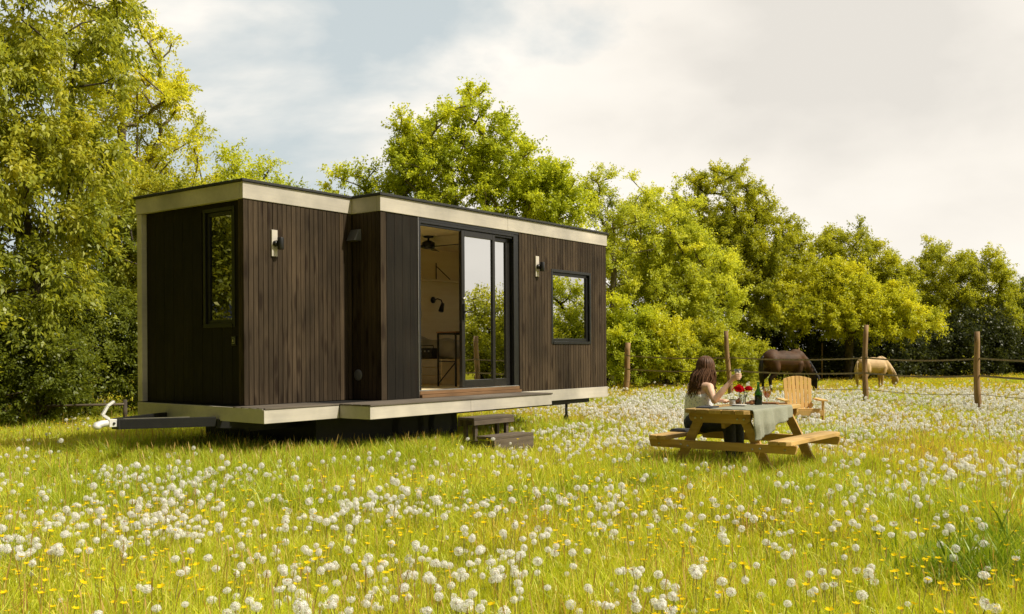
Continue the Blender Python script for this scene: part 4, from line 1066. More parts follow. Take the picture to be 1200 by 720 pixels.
body.limb([rs, chest+Vector((0, 0, 0.09)), lsx], [0.052, 0.075, 0.052])
body.limb([chest+Vector((0, 0, 0.08)), neck, head-Vector((0, 0, 0.06))], [0.07, 0.050, 0.047])
body.ball(head+Vector((0, 0, 0.02)), (0.078, 0.083, 0.098), 16)
body.ball(head+hf*0.03-Vector((0, 0, 0.055)), (0.055, 0.055, 0.055), 12)
body.limb([head+hf*0.082+Vector((0, 0, 0.01)), head+hf*0.102-Vector((0, 0, 0.025))], [0.009, 0.013], 8)
body.ball(head+hf*0.080-Vector((0, 0, 0.062)), 0.017, 8)
for s in (-1, 1): body.ball(head+hl*0.08*s, (0.012, 0.012, 0.028), 8)
body.limb([rs, rs*0.5+relb*0.5, relb], [0.048, 0.041, 0.034]); body.limb([relb, relb*0.62+rhand*0.38, rhand*0.86+relb*0.14], [0.035, 0.034, 0.022])
body.limb([lsx, lsx*0.5+lelb*0.5, lelb], [0.048, 0.041, 0.034]); body.limb([lelb, lelb*0.62+lhand*0.38, lhand*0.86+lelb*0.14], [0.035, 0.033, 0.022])
# right hand round the tumbler
fa = (rhand-relb).normalized(); gl = rhand + Vector((0.045, 0.0, 0.035))               # glass axis centre
body.limb([rhand*0.86+relb*0.14, rhand*0.98+relb*0.02], [0.022, 0.026]); body.ball(rhand, (0.030, 0.026, 0.036), 10)
for k in range(4):
    z = 0.045-k*0.020; rr = 0.042; L = (1.0, 1.1, 1.0, 0.8)[k]
    pts = [rhand+Vector((0.0, -0.020, z*0.55))]
    for q in range(1, 4):
        a = R(200)+q*R(38)*L
        pts.append(gl+Vector((math.cos(a)*rr, math.sin(a)*rr, z-0.035)))
    body.limb(pts, [0.0098, 0.0095, 0.0088, 0.0078], 8)
pts = [rhand+Vector((0.0, 0.018, 0.0)), gl+Vector((-0.03, 0.034, -0.012)), gl+Vector((0.0, 0.043, 0.0)), gl+Vector((0.024, 0.036, 0.008))]
body.limb(pts, [0.0125, 0.0115, 0.010, 0.0085], 8)
# left hand resting on the table
fb = (lhand-lelb); fb.z = 0; fb.normalize(); sb = Vector((-fb.y, fb.x, 0))
body.limb([lhand*0.86+lelb*0.14, lhand], [0.022, 0.026]); body.ball(lhand+fb*0.02, (0.036, 0.036, 0.017), 10)
for k in range(4):
    o0 = lhand+fb*0.045+sb*(0.027-k*0.018); L = (0.060, 0.070, 0.065, 0.050)[k]
    body.limb([o0, o0+fb*L*0.5+Vector((0, 0, 0.008)), o0+fb*L+Vector((0, 0, -0.008))], [0.0095, 0.009, 0.0075], 8)
o0 = lhand-sb*0.02; body.limb([o0, o0-sb*0.025+fb*0.025, o0-sb*0.03+fb*0.055], [0.012, 0.010, 0.0085], 8)
# legs under the table
kn = {}; 
tdir = Vector((0.80, -0.60, 0))
for s in (-1, 1):
    hip = pel+Vector((0.0, 0.0, -0.01))+Vector((0.6, 0.8, 0))*0.085*s; knee = hip+tdir*0.40+Vector((0.6, 0.8, 0))*0.02*s+Vector((0, 0, 0.0)); ank = knee+tdir*0.02+Vector((0, 0, -0.42))
    kn[s] = (hip, knee, ank)
    body.limb([hip, hip*0.5+knee*0.5, knee], [0.085, 0.073, 0.055]); body.limb([knee, knee*0.6+ank*0.4, ank], [0.053, 0.050, 0.034])
    body.limb([ank+Vector((0, 0, -0.05)), ank+tdir*0.10+Vector((0, 0, -0.075)), ank+tdir*0.17+Vector((0, 0, -0.08))], [0.035, 0.030, 0.022])
bo = organic(body, 'body', M['skin'], person, 0.0065, 4)
# clothes
top = MB()
top.limb([pel+Vector((0, 0, 0.02)), pel+Vector((0, 0, 0.10)), chest-Vector((0, 0, 0.05)), chest+Vector((0, 0, 0.035))], [0.128, 0.118, 0.120, 0.098])
for s in (-1, 1):
    top.limb([pel+ld*0.055*s+Vector((0, 0, 0.01)), chest+ld*0.075*s-Vector((0, 0, 0.03))], [0.128, 0.100])
    top.limb([chest+ld*0.085*s-fd*0.075-Vector((0, 0, 0.0)), chest+ld*0.095*s+Vector((0.015, 0, 0.148)), chest+ld*0.085*s+fd*0.09], [0.013, 0.013, 0.013], 8)
organic(top, 'camisole', M['top'], person, 0.009, 4)
tr = MB()
for s in (-1, 1):
    hip, knee, ank = kn[s]
    tr.limb([hip+Vector((-0.02, 0, 0)), hip*0.5+knee*0.5, knee], [0.108, 0.090, 0.068]); tr.limb([knee, knee*0.5+ank*0.5, ank+Vector((0, 0, 0.03))], [0.068, 0.062, 0.052])
tr.limb([pel-ld*0.07, pel+ld*0.07], [0.125, 0.125])
organic(tr, 'trousers', M['cloth_dark'], person, 0.011, 4)
for s in (-1, 1):
    hip, knee, ank = kn[s]
    sh_ = MB(); sh_.limb([ank+Vector((0, 0, -0.03)), ank+tdir*0.10+Vector((0, 0, -0.073)), ank+tdir*0.18+Vector((0, 0, -0.08))], [0.045, 0.040, 0.030]); organic(sh_, 'shoe', M['black'], person, 0.010, 3)
# hair: cap plus long locks falling over the back and shoulder
hr = MB(); hrnd = random.Random(5)
up = Vector((0, 0, 1))
for k in range(400):
    a = hrnd.uniform(-2.25, 2.25)                     # angle from the back of the head
    ph = hrnd.uniform(0.05, 1.25)
    d = (-hf*math.cos(a)+hl*math.sin(a))
    r0 = head+Vector((0, 0, 0.02))
    crown_pt = r0+(d*math.sin(0.15)*0.09+up*math.cos(0.15)*0.112)
    pts = [crown_pt]
    rr = hrnd.uniform(0.92, 1.02)
    for t in (0.5, 0.95, 1.35, 1.7):
        pts.append(r0+Vector((d.x*0.094*math.sin(t), d.y*0.098*math.sin(t), 0.112*math.cos(t)))*rr)
    L = hrnd.uniform(0.18, 0.37) if abs(a) < 1.7 else hrnd.uniform(0.12, 0.28)
    backd = -fd*0.075 if abs(a) < 1.2 else Vector((0, 0, 0))
    end = pts[-1]
    wob = Vector((hrnd.gauss(0, 0.016), hrnd.gauss(0, 0.016), 0))
    for q in (0.33, 0.66, 1.0):
        w2 = Vector((0, 0, -L*q)) + backd*q*1.5 + wob*math.sin(q*4) + d*0.012*math.sin(q*5+k)
        pts.append(end+w2)
    r1 = hrnd.uniform(0.005, 0.010)
    hr.tube(pts, [0.006, r1, r1, r1, r1, r1*0.95, r1*0.8, 0.003], 6)
hr.build('hair', M['hair'], person)
cap = MB(); cap.ball(head+Vector((0, 0, 0.022))-hf*0.012, (0.088, 0.092, 0.105), 18)
cap.build('scalp_hair', M['hair'], person)
for s in (-1, 1):
    m = MB(); m.ball(head+hf*0.073+hl*0.031*s+Vector((0, 0, 0.012)), 0.0125, 10); eo = m.build('eye', M['white'], person)
    m = MB(); m.ball(head+hf*0.082+hl*0.031*s+Vector((0, 0, 0.012)), 0.006, 8); m.build('iris', M['hair'], eo)
m = MB(); m.limb([head+hf*0.091+hl*0.018-Vector((0, 0, 0.052)), head+hf*0.097-Vector((0, 0, 0.053)), head+hf*0.091-hl*0.018-Vector((0, 0, 0.052))], [0.004, 0.006, 0.004], 8); m.build('lips', simple('lip', (0.45, 0.17, 0.14), 0.45), person)
# tumbler held in her hand
g = Vector((PX, PY, 0))+gl
e = empty('tumbler', tuple(g-Vector((0, 0, 0.05))), 0, 'clear tumbler held up in the seated woman\'s hand', 'glass')
mb = MB(); mb.lathe([(0.0, 0.0), (0.028, 0.0), (0.033, 0.11), (0.0315, 0.11), (0.0265, 0.006), (0.0, 0.006)], 20); mb.build('glass_wall', M['clear'], e)
mb = MB(); mb.lathe([(0.0, 0.007), (0.026, 0.007), (0.031, 0.085), (0.0, 0.085)], 16); mb.build('drink', simple('pale_drink', (0.80, 0.70, 0.50), 0.2), e)

# ------------------------------------------------------------------ adirondack chair
ch = empty('garden_chair', (4.70, 16.0, 0), R(-6), 'orange-yellow slatted garden chair with a fan-shaped back behind the picnic table', 'chair')
mb = MB()
n = 7; wch = 0.46
def rake(x, y, z): return (x, y+0.28*(z-0.30), z)
for i in range(n):
    xc = -wch/2+wch*(i+0.5)/n
    ht = 0.865-0.42*xc*xc*2.2
    xb = xc*0.92; hw_ = wch/n*0.43
    seg = 6
    vs = []
    zt = [0.26, ht-0.02, ht]
    ztop = [0.865-0.42*((xc+s*hw_)**2)*2.2 for s in (-1, 1)]
    for (yo) in (0.0, 0.018):
        for x, z in ((xb-hw_*0.9, 0.24), (xb+hw_*0.9, 0.24), (xc+hw_, ztop[1]), (xc-hw_, ztop[0])):
            q = rake(x, 0.10+yo, z); vs.append(q)
    mb.add(vs, [(0, 1, 2, 3), (7, 6, 5, 4), (0, 4, 5, 1), (1, 5, 6, 2), (2, 6, 7, 3), (3, 7, 4, 0)])
mb.build('backrest', M['chair'], ch, 0.003)
mb = MB(); mb.box(-0.23, 0.23, 0, 0.03, 0, 0.06, 0, Matrix.Translation((0, 0.125, 0.36)) @ Matrix.Rotation(R(-15), 4, 'X')); mb.build('back_rail', M['chair'], ch, 0.003); mb = MB(); mb.box(-0.225, 0.225, 0, 0.025, 0, 0.05, 0, Matrix.Translation((0, 0.215, 0.66)) @ Matrix.Rotation(R(-15), 4, 'X')); mb.build('back_rail', M['chair'], ch, 0.003)
mb = MB()
for k in range(6):
    y0 = -0.42+k*0.085; z = 0.36-0.10*(k/5)
    mb.box(-0.25, 0.25, y0, y0+0.075, z-0.02, z)
mb.build('seat', M['chair'], ch, 0.004)
for s in (-1, 1):
    mb = MB(); x0, x1 = sorted((s*0.245, s*0.345)); mb.prism([(x0, -0.48), (x1, -0.48), (x1-0.02*(s < 0), 0.26), (x0, 0.26)], 0.475, 0.50); mb.build('armrest', M['chair'], ch, 0.005)
    mb = MB(); x0, x1 = sorted((s*0.275, s*0.30)); mb.box(x0, x1, -0.42, -0.32, -0.03, 0.474); mb.build('leg', M['chair'], ch, 0.004)
    mb = MB(); x0, x1 = sorted((s*0.255, s*0.273)); vs = [(x0, -0.42, 0.25), (x0, -0.42, 0.335), (x0, 0.12, 0.235), (x0, 0.55, 0.06), (x0, 0.55, -0.03), (x0, 0.40, -0.03), (x0, 0.05, 0.14)]
    vs += [(x1, b_, c) for a_, b_, c in vs]
    mb.add(vs, [tuple(range(6, -1, -1)), tuple(range(7, 14))] + [(i, (i+1) % 7, 7+(i+1) % 7, 7+i) for i in range(7)]); mb.build('leg', M['chair'], ch, 0.004)
mb = MB(); mb.box(-0.27, 0.27, -0.425, -0.405, 0.25, 0.335); mb.build('front_rail', M['chair'], ch, 0.003)

# ------------------------------------------------------------------ horses
def horse(loc, rz, s, coatm, manem, label, fetlock=1.0, seed=1, maneover=False):
    root = empty('horse', loc, rz, label, 'horse', 'grazing horses')
    root.scale = s
    b = MB()
    # trunk: deep chest, tucked belly, round rump
    b.limb([(-0.52, 0, 1.05), (-0.25, 0, 1.015), (0.05, 0, 0.995), (0.32, 0, 1.01)], [0.265, 0.262, 0.278, 0.262], 18)
    b.ball((-0.50, 0.0, 1.07), (0.30, 0.255, 0.265), 18); b.ball((0.40, 0, 1.02), (0.25, 0.215, 0.30), 18)
    b.ball((0.36, 0, 1.24), (0.20, 0.085, 0.11), 14); b.ball((-0.45, 0, 1.26), (0.20, 0.14, 0.09), 14)
    b.ball((0.05, 0, 0.93), (0.42, 0.25, 0.24), 16); b.ball((-0.05, 0, 1.06), (0.50, 0.215, 0.25), 16)
    # neck and head lowered to graze
    b.limb([(0.46, 0, 1.10), (0.66, 0, 0.97), (0.84, 0, 0.78), (0.97, 0, 0.58), (1.02, 0, 0.47)], [0.215, 0.165, 0.13, 0.105, 0.10], 16)
    b.limb([(0.40, 0, 0.98), (0.62, 0, 0.86)], [0.20, 0.14], 14)
    b.limb([(1.03, 0, 0.47), (1.045, 0, 0.36), (1.06, 0, 0.20), (1.075, 0, 0.09)], [0.098, 0.092, 0.066, 0.058], 14)
    b.ball((0.985, 0, 0.36), (0.075, 0.06, 0.10), 12)
    for q in (-1, 1):
        b.limb([(1.075, 0.055*q, 0.53), (1.11, 0.065*q, 0.58), (1.125, 0.068*q, 0.625)], [0.026, 0.020, 0.007], 8)
        # front leg
        fx = 0.36+0.05*q
        b.limb([(0.40, 0.15*q, 0.92), (0.38, 0.16*q, 0.74), (fx, 0.15*q, 0.60), (fx, 0.145*q, 0.43), (fx-0.01, 0.14*q, 0.30), (fx, 0.14*q, 0.14), (fx+0.04, 0.14*q, 0.07), (fx+0.045, 0.14*q, 0.02)],
               [0.13, 0.105, 0.072, 0.056, 0.042, 0.046, 0.048, 0.058], 12)
        # hind leg: stifle forward, hock back
        hx = -0.05*q
        b.limb([(-0.52, 0.13*q, 1.0), (-0.47+hx*0.5, 0.16*q, 0.80), (-0.55+hx, 0.15*q, 0.62), (-0.68+hx, 0.14*q, 0.48), (-0.66+hx, 0.135*q, 0.32), (-0.64+hx, 0.135*q, 0.14), (-0.60+hx, 0.135*q, 0.07), (-0.595+hx, 0.135*q, 0.02)],
               [0.20, 0.16, 0.10, 0.066, 0.046, 0.048, 0.050, 0.060], 12)
    organic(b, 'body', coatm, root, 0.02, 6)
    rg = random.Random(seed)
    t = MB()
    for k in range(34):
        a = rg.uniform(0, 2*PI); r_ = 0.03; L = rg.uniform(0.55, 0.85)
        x0, y0 = -0.765+0.015*math.cos(a), r_*math.sin(a)
        t.tube([(x0+0.03, y0*0.6, 1.17), (x0-0.06, y0, 1.10), (x0-0.10+rg.gauss(0, 0.015), y0*2+rg.gauss(0, 0.015), 1.15-L*0.5), (x0-0.08+rg.gauss(0, 0.03), y0*2.2+rg.gauss(0, 0.02), 1.15-L)], [0.016, 0.02, 0.018, 0.003], 5)
    t.build('tail', manem, root)
    m = MB()
    crest = [(0.34, 1.345), (0.55, 1.24), (0.76, 1.06), (0.93, 0.85), (1.05, 0.66), (1.11, 0.55)]
    for k in range(110):
        q = rg.uniform(0, len(crest)-1.001); i = int(q); u_ = q-i
        x0 = crest[i][0]*(1-u_)+crest[i+1][0]*u_; z0 = crest[i][1]*(1-u_)+crest[i+1][1]*u_-0.015
        L = rg.uniform(0.10, 0.24)*(1.35 if maneover else 0.8); sd_ = -1 if (maneover or rg.random() < 0.6) else 1
        m.tube([(x0, 0, z0), (x0+0.03, sd_*0.04, z0+0.02), (x0+0.03, sd_*(0.10+rg.uniform(0, 0.04)), z0-L*0.5), (x0-0.02+rg.gauss(0, 0.02), sd_*(0.13+rg.uniform(-0.02, 0.03)), z0-L)], [0.010, 0.014, 0.012, 0.003], 5)
    if maneover:
        for k in range(14):
            y = rg.uniform(-0.05, 0.03)
            m.tube([(1.09, y*0.5, 0.58), (1.15, y, 0.50), (1.16+rg.gauss(0, 0.01), y+rg.gauss(0, 0.02), 0.34), (1.15, y, 0.20+rg.uniform(0, 0.1))], [0.012, 0.014, 0.012, 0.003], 5)
    m.build('mane', manem, root)
    for q in (-1, 1):
        e_ = MB(); e_.ball((1.085, 0.068*q, 0.40), 0.017, 10); e_.build('eye', M['grill'], root)
    return root
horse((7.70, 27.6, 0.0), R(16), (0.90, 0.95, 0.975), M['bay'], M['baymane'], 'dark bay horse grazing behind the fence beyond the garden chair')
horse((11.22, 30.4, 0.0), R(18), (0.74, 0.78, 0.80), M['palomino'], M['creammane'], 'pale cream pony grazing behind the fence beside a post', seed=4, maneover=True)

# ------------------------------------------------------------------ fences
fence = empty('paddock_fence', (7.93, 22.0, 0), 0, 'rustic paddock fence of bare wooden posts and brown tape before the horses', 'fence')
posts = [(3.27, 28.6, 1.53, 0.085, 0.10), (5.72, 25.7, 1.80, 0.065, -0.05), (7.93, 22.0, 1.845, 0.058, 0.012), (9.15, 19.2, 1.63, 0.058, -0.035), (10.35, 16.5, 1.7, 0.065, 0.02), (11.5, 13.8, 1.65, 0.065, -0.02)]
hooks = []
for k, (x, y, h, r_, lean) in enumerate(posts):
    rg = random.Random(60+k); pts = []; rad = []
    for j in range(9):
        q = j/8; z = -0.1+(h+0.1)*q
        pts.append((x-7.93+lean*z+0.022*math.sin(q*5+k)*(1 if k else 1.6), y-22.0+0.01*math.sin(q*7+k), z)); rad.append(r_*(1.12-0.22*q)*rg.uniform(0.93, 1.07))
    m = MB(); m.tube(pts, rad, 10, 0, True); m.build('post', M['post'], fence, 0)
    hooks.append((x-7.93, y-22.0, lean))
for lvl, (z, wv) in enumerate([(1.10, 0.034), (0.765, 0.038), (0.40, 0.011)]):
    m = MB(); path = []
    for i in range(len(hooks)-1):
        a, b_ = hooks[i], hooks[i+1]
        for q in np.linspace(0, 1, 7)[:-1]:
            zz_ = z + (0.06*(1-i) if i < 2 and lvl == 0 else 0)*(1-q) - 0.05*math.sin(PI*q)
            path.append(Vector((a[0]+(b_[0]-a[0])*q, a[1]+(b_[1]-a[1])*q-0.085, zz_)))
    path.append(Vector((hooks[-1][0], hooks[-1][1]-0.085, z)))
    vs = []; fs = []
    for i, p_ in enumerate(path):
        vs += [p_+Vector((0, 0, -wv/2)), p_+Vector((0, 0, wv/2)), p_+Vector((0.004, 0.004, wv/2)), p_+Vector((0.004, 0.004, -wv/2))]
    for i in range(len(path)-1):
        for k in range(4): fs.append((4*i+k, 4*i+(k+1) % 4, 4*i+4+(k+1) % 4, 4*i+4+k))
    m.add(vs, fs); m.build('tape', M['tape'], fence)
# thin stake fence along the undergrowth
rf = empty('stake_fence', (5.0, 33.4, 0), 0, 'thin wire fence on slender stakes along the dark undergrowth', 'fence')
sx = []
for k in range(9):
    x = -2.2+k*1.55+0.2*math.sin(k*3); y = (0.0 if x < 3 else (x-3)*0.85) + 0.15*x
    m = MB(); m.tube([(x, y, -0.05), (x+0.02, y, 1.45+0.1*math.sin(k*2.3))], 0.024, 7); m.build('stake', M['post'], rf); sx.append((x, y))
for z in (0.55, 1.0):
    m = MB(); m.tube([(x, y-0.03, z) for x, y in sx], 0.007, 5); m.build('wire', M['chassis'], rf)
# low grey rail by the left trees
lr = empty('low_rail', (-8.05, 17.0, 0), 0, 'low grey wooden rail on short posts at the foot of the left trees', 'rail')
m = MB(); m.tube([(-0.2, 0.0, 0.40), (0.5, 0.05, 0.41), (1.25, 0.15, 0.42)], 0.022, 8); m.build('rail', M['step'], lr)
for x, y in ((-0.2, 0.03), (1.25, 0.18)):
    m = MB(); m.tube([(x, y+0.02, -0.05), (x, y+0.02, 0.5)], [0.04, 0.035], 9); m.build('post', M['bark'], lr)

# ------------------------------------------------------------------ meadow plants
rng = np.random.default_rng(77)
HC, HS = math.cos(HRZ), math.sin(HRZ)
def to_house(x, y):
    dx, dy = x-HO[0], y-HO[1]
    return dx*HC+dy*HS, -dx*HS+dy*HC
def under_house(x, y, pad=0.0):
    u, v = to_house(x, y); return (u > -0.1-pad) & (u < UL+pad) & (v > 0.1-pad) & (v < W+pad)
def near_wheels(x, y):
    u, v = to_house(x, y); return (u > 0.2) & (u < 3.7) & (v > 0.0) & (v < 2.6)
def in_steps(x, y):
    u, v = to_house(x, y); return (u > 2.4) & (u < 3.35) & (v > -1.85) & (v < -0.55)
def table_local(x, y):
    c, s = math.cos(TYAW), math.sin(TYAW); dx, dy = x-TC[0], y-TC[1]
    return dx*c+dy*s, -dx*s+dy*c
def vnoise(x, y, sc, seed):
    """smooth value noise in numpy, 0..1"""
    r_ = np.random.default_rng(seed).uniform(0, 1, (64, 64))
    X = x*sc+100; Y = y*sc+100
    xi = np.floor(X).astype(int); yi = np.floor(Y).astype(int); fx = X-xi; fy = Y-yi
    fx = fx*fx*(3-2*fx); fy = fy*fy*(3-2*fy)
    g_ = lambda a, b_: r_[a % 64, b_ % 64]
    return (g_(xi, yi)*(1-fx)+g_(xi+1, yi)*fx)*(1-fy)+(g_(xi, yi+1)*(1-fx)+g_(xi+1, yi+1)*fx)*fy
def wedge(n, y0, y1, power=1.0, margin=1.12):
    """points in the visible wedge of the meadow, thinning with distance by power"""
    q = rng.uniform(0, 1, n)
    y = (y0**(2-power)+q*(y1**(2-power)-y0**(2-power)))**(1/(2-power)) if abs(power-2) > 1e-6 else y0*(y1/y0)**q
    x = rng.uniform(-1, 1, n)*(y*0.525*margin + 2.2)
    return x, y

def make_tuft(name, n, rad, hmin, hmax, wid, pal, lean, seed, seedheads=0):
    rg = np.random.default_rng(seed)
    V = []; Fc = []; Cc = []
    b = 0
    pal = np.array(pal)
    for k in range(n):
        a = rg.uniform(0, 2*PI); r_ = rad*math.sqrt(rg.uniform(0, 1))
        p = np.array([r_*math.cos(a), r_*math.sin(a), 0.0]); h = rg.uniform(hmin, hmax)
        la = rg.uniform(0, 2*PI); ld_ = np.array([math.cos(la), math.sin(la), 0]); ln = abs(rg.normal(0, lean))*h
        sa = rg.uniform(0, 2*PI); sdv = np.array([math.cos(sa), math.sin(sa), 0])
        w0 = wid*rg.uniform(0.6, 1.3)
        c = pal[0]+(pal[1]-pal[0])*rg.uniform(0, 1) if rg.uniform() > 0.16 else pal[2]
        c = c*rg.uniform(0.8, 1.2)
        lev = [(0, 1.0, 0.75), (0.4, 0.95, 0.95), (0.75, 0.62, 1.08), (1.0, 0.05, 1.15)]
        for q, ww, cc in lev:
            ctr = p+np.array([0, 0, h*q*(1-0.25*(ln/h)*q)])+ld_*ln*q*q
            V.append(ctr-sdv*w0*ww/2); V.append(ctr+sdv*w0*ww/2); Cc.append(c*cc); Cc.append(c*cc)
        for q in range(3): Fc.append((b+2*q, b+2*q+1, b+2*q+3, b+2*q+2))
        b += 8
    for k in range(seedheads):
        a = rg.uniform(0, 2*PI); r_ = rad*math.sqrt(rg.uniform(0, 1)); p = np.array([r_*math.cos(a), r_*math.sin(a), 0.0]); h = rg.uniform(hmax*0.9, hmax*1.35)
        la = rg.uniform(0, 2*PI); ld_ = np.array([math.cos(la), math.sin(la), 0])*0.2*h; c = np.array([0.55, 0.38, 0.12])*rg.uniform(0.7, 1.3)
        sdv = np.array([math.cos(la+1.5), math.sin(la+1.5), 0])
        for q, ww in ((0, 0.0022), (0.76, 0.0016), (0.86, 0.0036), (1.0, 0.001)):
            ctr = p+np.array([0, 0, h*q])+ld_*q*q
            V.append(ctr-sdv*ww); V.append(ctr+sdv*ww); Cc.append(c); Cc.append(c)
        for q in range(3): Fc.append((b+2*q, b+2*q+1, b+2*q+3, b+2*q+2))
        b += 8
    return bpy.data.objects.new(name, fast_mesh(name, np.array(V), np.array(Fc), np.array(Cc), [M['grass']]))

GREEN = [(0.425, 0.52, 0.035), (0.69, 0.72, 0.05), (0.80, 0.70, 0.18)]
LUSH = [(0.31, 0.42, 0.03), (0.55, 0.61, 0.045), (0.68, 0.63, 0.10)]
DRY = [(0.60, 0.56, 0.035), (0.80, 0.71, 0.06), (0.76, 0.54, 0.20)]
gcol = bpy.data.collections.new('grass_tufts')
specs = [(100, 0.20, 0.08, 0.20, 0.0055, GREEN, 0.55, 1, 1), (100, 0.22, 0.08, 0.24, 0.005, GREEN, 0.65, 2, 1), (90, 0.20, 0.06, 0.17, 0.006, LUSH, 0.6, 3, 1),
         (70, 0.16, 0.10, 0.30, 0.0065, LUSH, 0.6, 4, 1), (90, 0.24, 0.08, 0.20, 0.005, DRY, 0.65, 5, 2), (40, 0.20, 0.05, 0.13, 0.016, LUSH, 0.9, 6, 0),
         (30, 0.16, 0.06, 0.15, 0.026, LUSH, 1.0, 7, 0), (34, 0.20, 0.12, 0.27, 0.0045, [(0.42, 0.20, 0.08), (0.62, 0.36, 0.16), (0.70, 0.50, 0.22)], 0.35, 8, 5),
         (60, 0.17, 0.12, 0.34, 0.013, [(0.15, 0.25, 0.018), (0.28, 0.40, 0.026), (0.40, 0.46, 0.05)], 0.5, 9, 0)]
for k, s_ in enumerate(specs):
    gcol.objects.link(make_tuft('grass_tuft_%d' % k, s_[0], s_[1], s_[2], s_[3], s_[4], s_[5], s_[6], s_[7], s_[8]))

def instancer(name, label, cat, pts, idx, rot, scale, coll):
    me = bpy.data.meshes.new(name); n = len(pts)
    me.vertices.add(n); me.vertices.foreach_set('co', np.asarray(pts, np.float32).ravel())
    a = me.attributes.new('idx', 'INT', 'POINT'); a.data.foreach_set('value', np.asarray(idx, np.int32))
    a = me.attributes.new('rot', 'FLOAT_VECTOR', 'POINT'); a.data.foreach_set('vector', np.asarray(rot, np.float32).ravel())
    a = me.attributes.new('scl', 'FLOAT_VECTOR', 'POINT'); a.data.foreach_set('vector', np.asarray(scale, np.float32).ravel())
    me.update()
    o = link(bpy.data.objects.new(name, me)); tag(o, label, cat, kind='stuff')
    g_ = bpy.data.node_groups.new(name, 'GeometryNodeTree')
    g_.interface.new_socket('Geometry', in_out='INPUT', socket_type='NodeSocketGeometry'); g_.interface.new_socket('Geometry', in_out='OUTPUT', socket_type='NodeSocketGeometry')
    gi = g_.nodes.new('NodeGroupInput'); go = g_.nodes.new('NodeGroupOutput')
    ci = g_.nodes.new('GeometryNodeCollectionInfo'); ci.inputs['Collection'].default_value = coll; ci.inputs['Separate Children'].default_value = True; ci.inputs['Reset Children'].default_value = True
    ip = g_.nodes.new('GeometryNodeInstanceOnPoints'); ip.inputs['Pick Instance'].default_value = True
    def attr(nm, typ):
        q = g_.nodes.new('GeometryNodeInputNamedAttribute'); q.data_type = typ; q.inputs['Name'].default_value = nm; return q.outputs['Attribute']
    g_.links.new(gi.outputs[0], ip.inputs['Points']); g_.links.new(ci.outputs[0], ip.inputs['Instance'])
    g_.links.new(attr('idx', 'INT'), ip.inputs['Instance Index'])
    er = g_.nodes.new('FunctionNodeEulerToRotation'); g_.links.new(attr('rot', 'FLOAT_VECTOR'), er.inputs[0]); g_.links.new(er.outputs[0], ip.inputs['Rotation'])
    g_.links.new(attr('scl', 'FLOAT_VECTOR'), ip.inputs['Scale'])
    g_.links.new(ip.outputs[0], go.inputs[0])
    md = o.modifiers.new('scatter', 'NODES'); md.node_group = g_
    return o

# grass
x, y = wedge(44000, 2.4, 50, 0.75)
# taller fringes along the cabin front, round its drawbar end and round the picnic table
fu_ = np.concatenate([rng.uniform(-1.5, 7.0, 800), rng.uniform(-0.7, 0.9, 520)]); fv_ = np.concatenate([rng.uniform(-0.75, 0.25, 800), rng.uniform(-0.2, 2.8, 520)])
fx_ = HO[0]+fu_*HC-fv_*HS; fy_ = HO[1]+fu_*HS+fv_*HC
ta_, tb_ = rng.uniform(-1.1, 1.1, 520), rng.uniform(-1.15, 1.0, 520)
fx_ = np.concatenate([fx_, TC[0]+ta_*math.cos(TYAW)-tb_*math.sin(TYAW)]); fy_ = np.concatenate([fy_, TC[1]+ta_*math.sin(TYAW)+tb_*math.cos(TYAW)])
# dark leafy weed clump in the near field
ang_ = rng.uniform(0, 2*PI, 90); rr_ = 0.34*np.abs(rng.normal(0, 0.75, 90))
wx_, wy_ = 2.72+rr_*np.cos(ang_)*1.1, 5.55+rr_*np.sin(ang_)*1.2
fx_ = np.concatenate([fx_, wx_]); fy_ = np.concatenate([fy_, wy_])
nb = len(x); x = np.concatenate([x, fx_]); y = np.concatenate([y, fy_]); fringe = np.arange(len(x)) >= nb
lush = vnoise(x, y, 0.9, 3); dry = vnoise(x, y, 0.45, 9)
keep = ~in_steps(x, y)
uh = under_house(x, y); keep &= ~(uh & ~fringe & (rng.uniform(0, 1, len(x)) < 0.35)); keep &= ~(near_wheels(x, y) & ~fringe)
tx, ty = table_local(x, y)
x, y, lush, dry, fringe = x[keep], y[keep], lush[keep], dry[keep], fringe[keep]
n = len(x)
r_ = rng.uniform(0, 1, n)
idx = np.where(dry > 0.60, np.where(r_ < 0.40, 4, np.where(r_ < 0.62, 1, np.where(r_ < 0.92, 0, 7))), np.where(lush > 0.62, np.where(r_ < 0.36, 2, np.where(r_ < 0.62, 3, np.where(r_ < 0.82, 5, 6))), np.where(r_ < 0.4, 0, np.where(r_ < 0.68, 1, np.where(r_ < 0.80, 4, np.where(r_ < 0.90, 5, np.where(r_ < 0.98, 6, 7)))))))
weed = fringe & (np.hypot(x-2.72, y-5.55) < 1.2)
idx = np.where(weed, np.where(r_ < 0.45, 8, np.where(r_ < 0.8, 6, 3)), np.where(fringe, np.where(r_ < 0.6, 3, 1), idx))
far = np.clip((y-8)/25, 0, 1)
sc_ = rng.uniform(0.75, 1.2, n)*(0.85+0.4*lush)
sc3 = np.stack([sc_*(1+0.9*far), sc_*(1+0.9*far), sc_*(1-0.25*far)], -1)
u_, v_ = to_house(x, y)
rot = np.stack([rng.normal(0, 0.06, n), rng.normal(0, 0.06, n), rng.uniform(0, 6.28, n)], -1)
instancer('grass', 'tall yellow-green meadow grass covering the whole field', 'grass', np.stack([x, y, height(x, y)-0.02], -1), idx, rot, sc3, gcol)

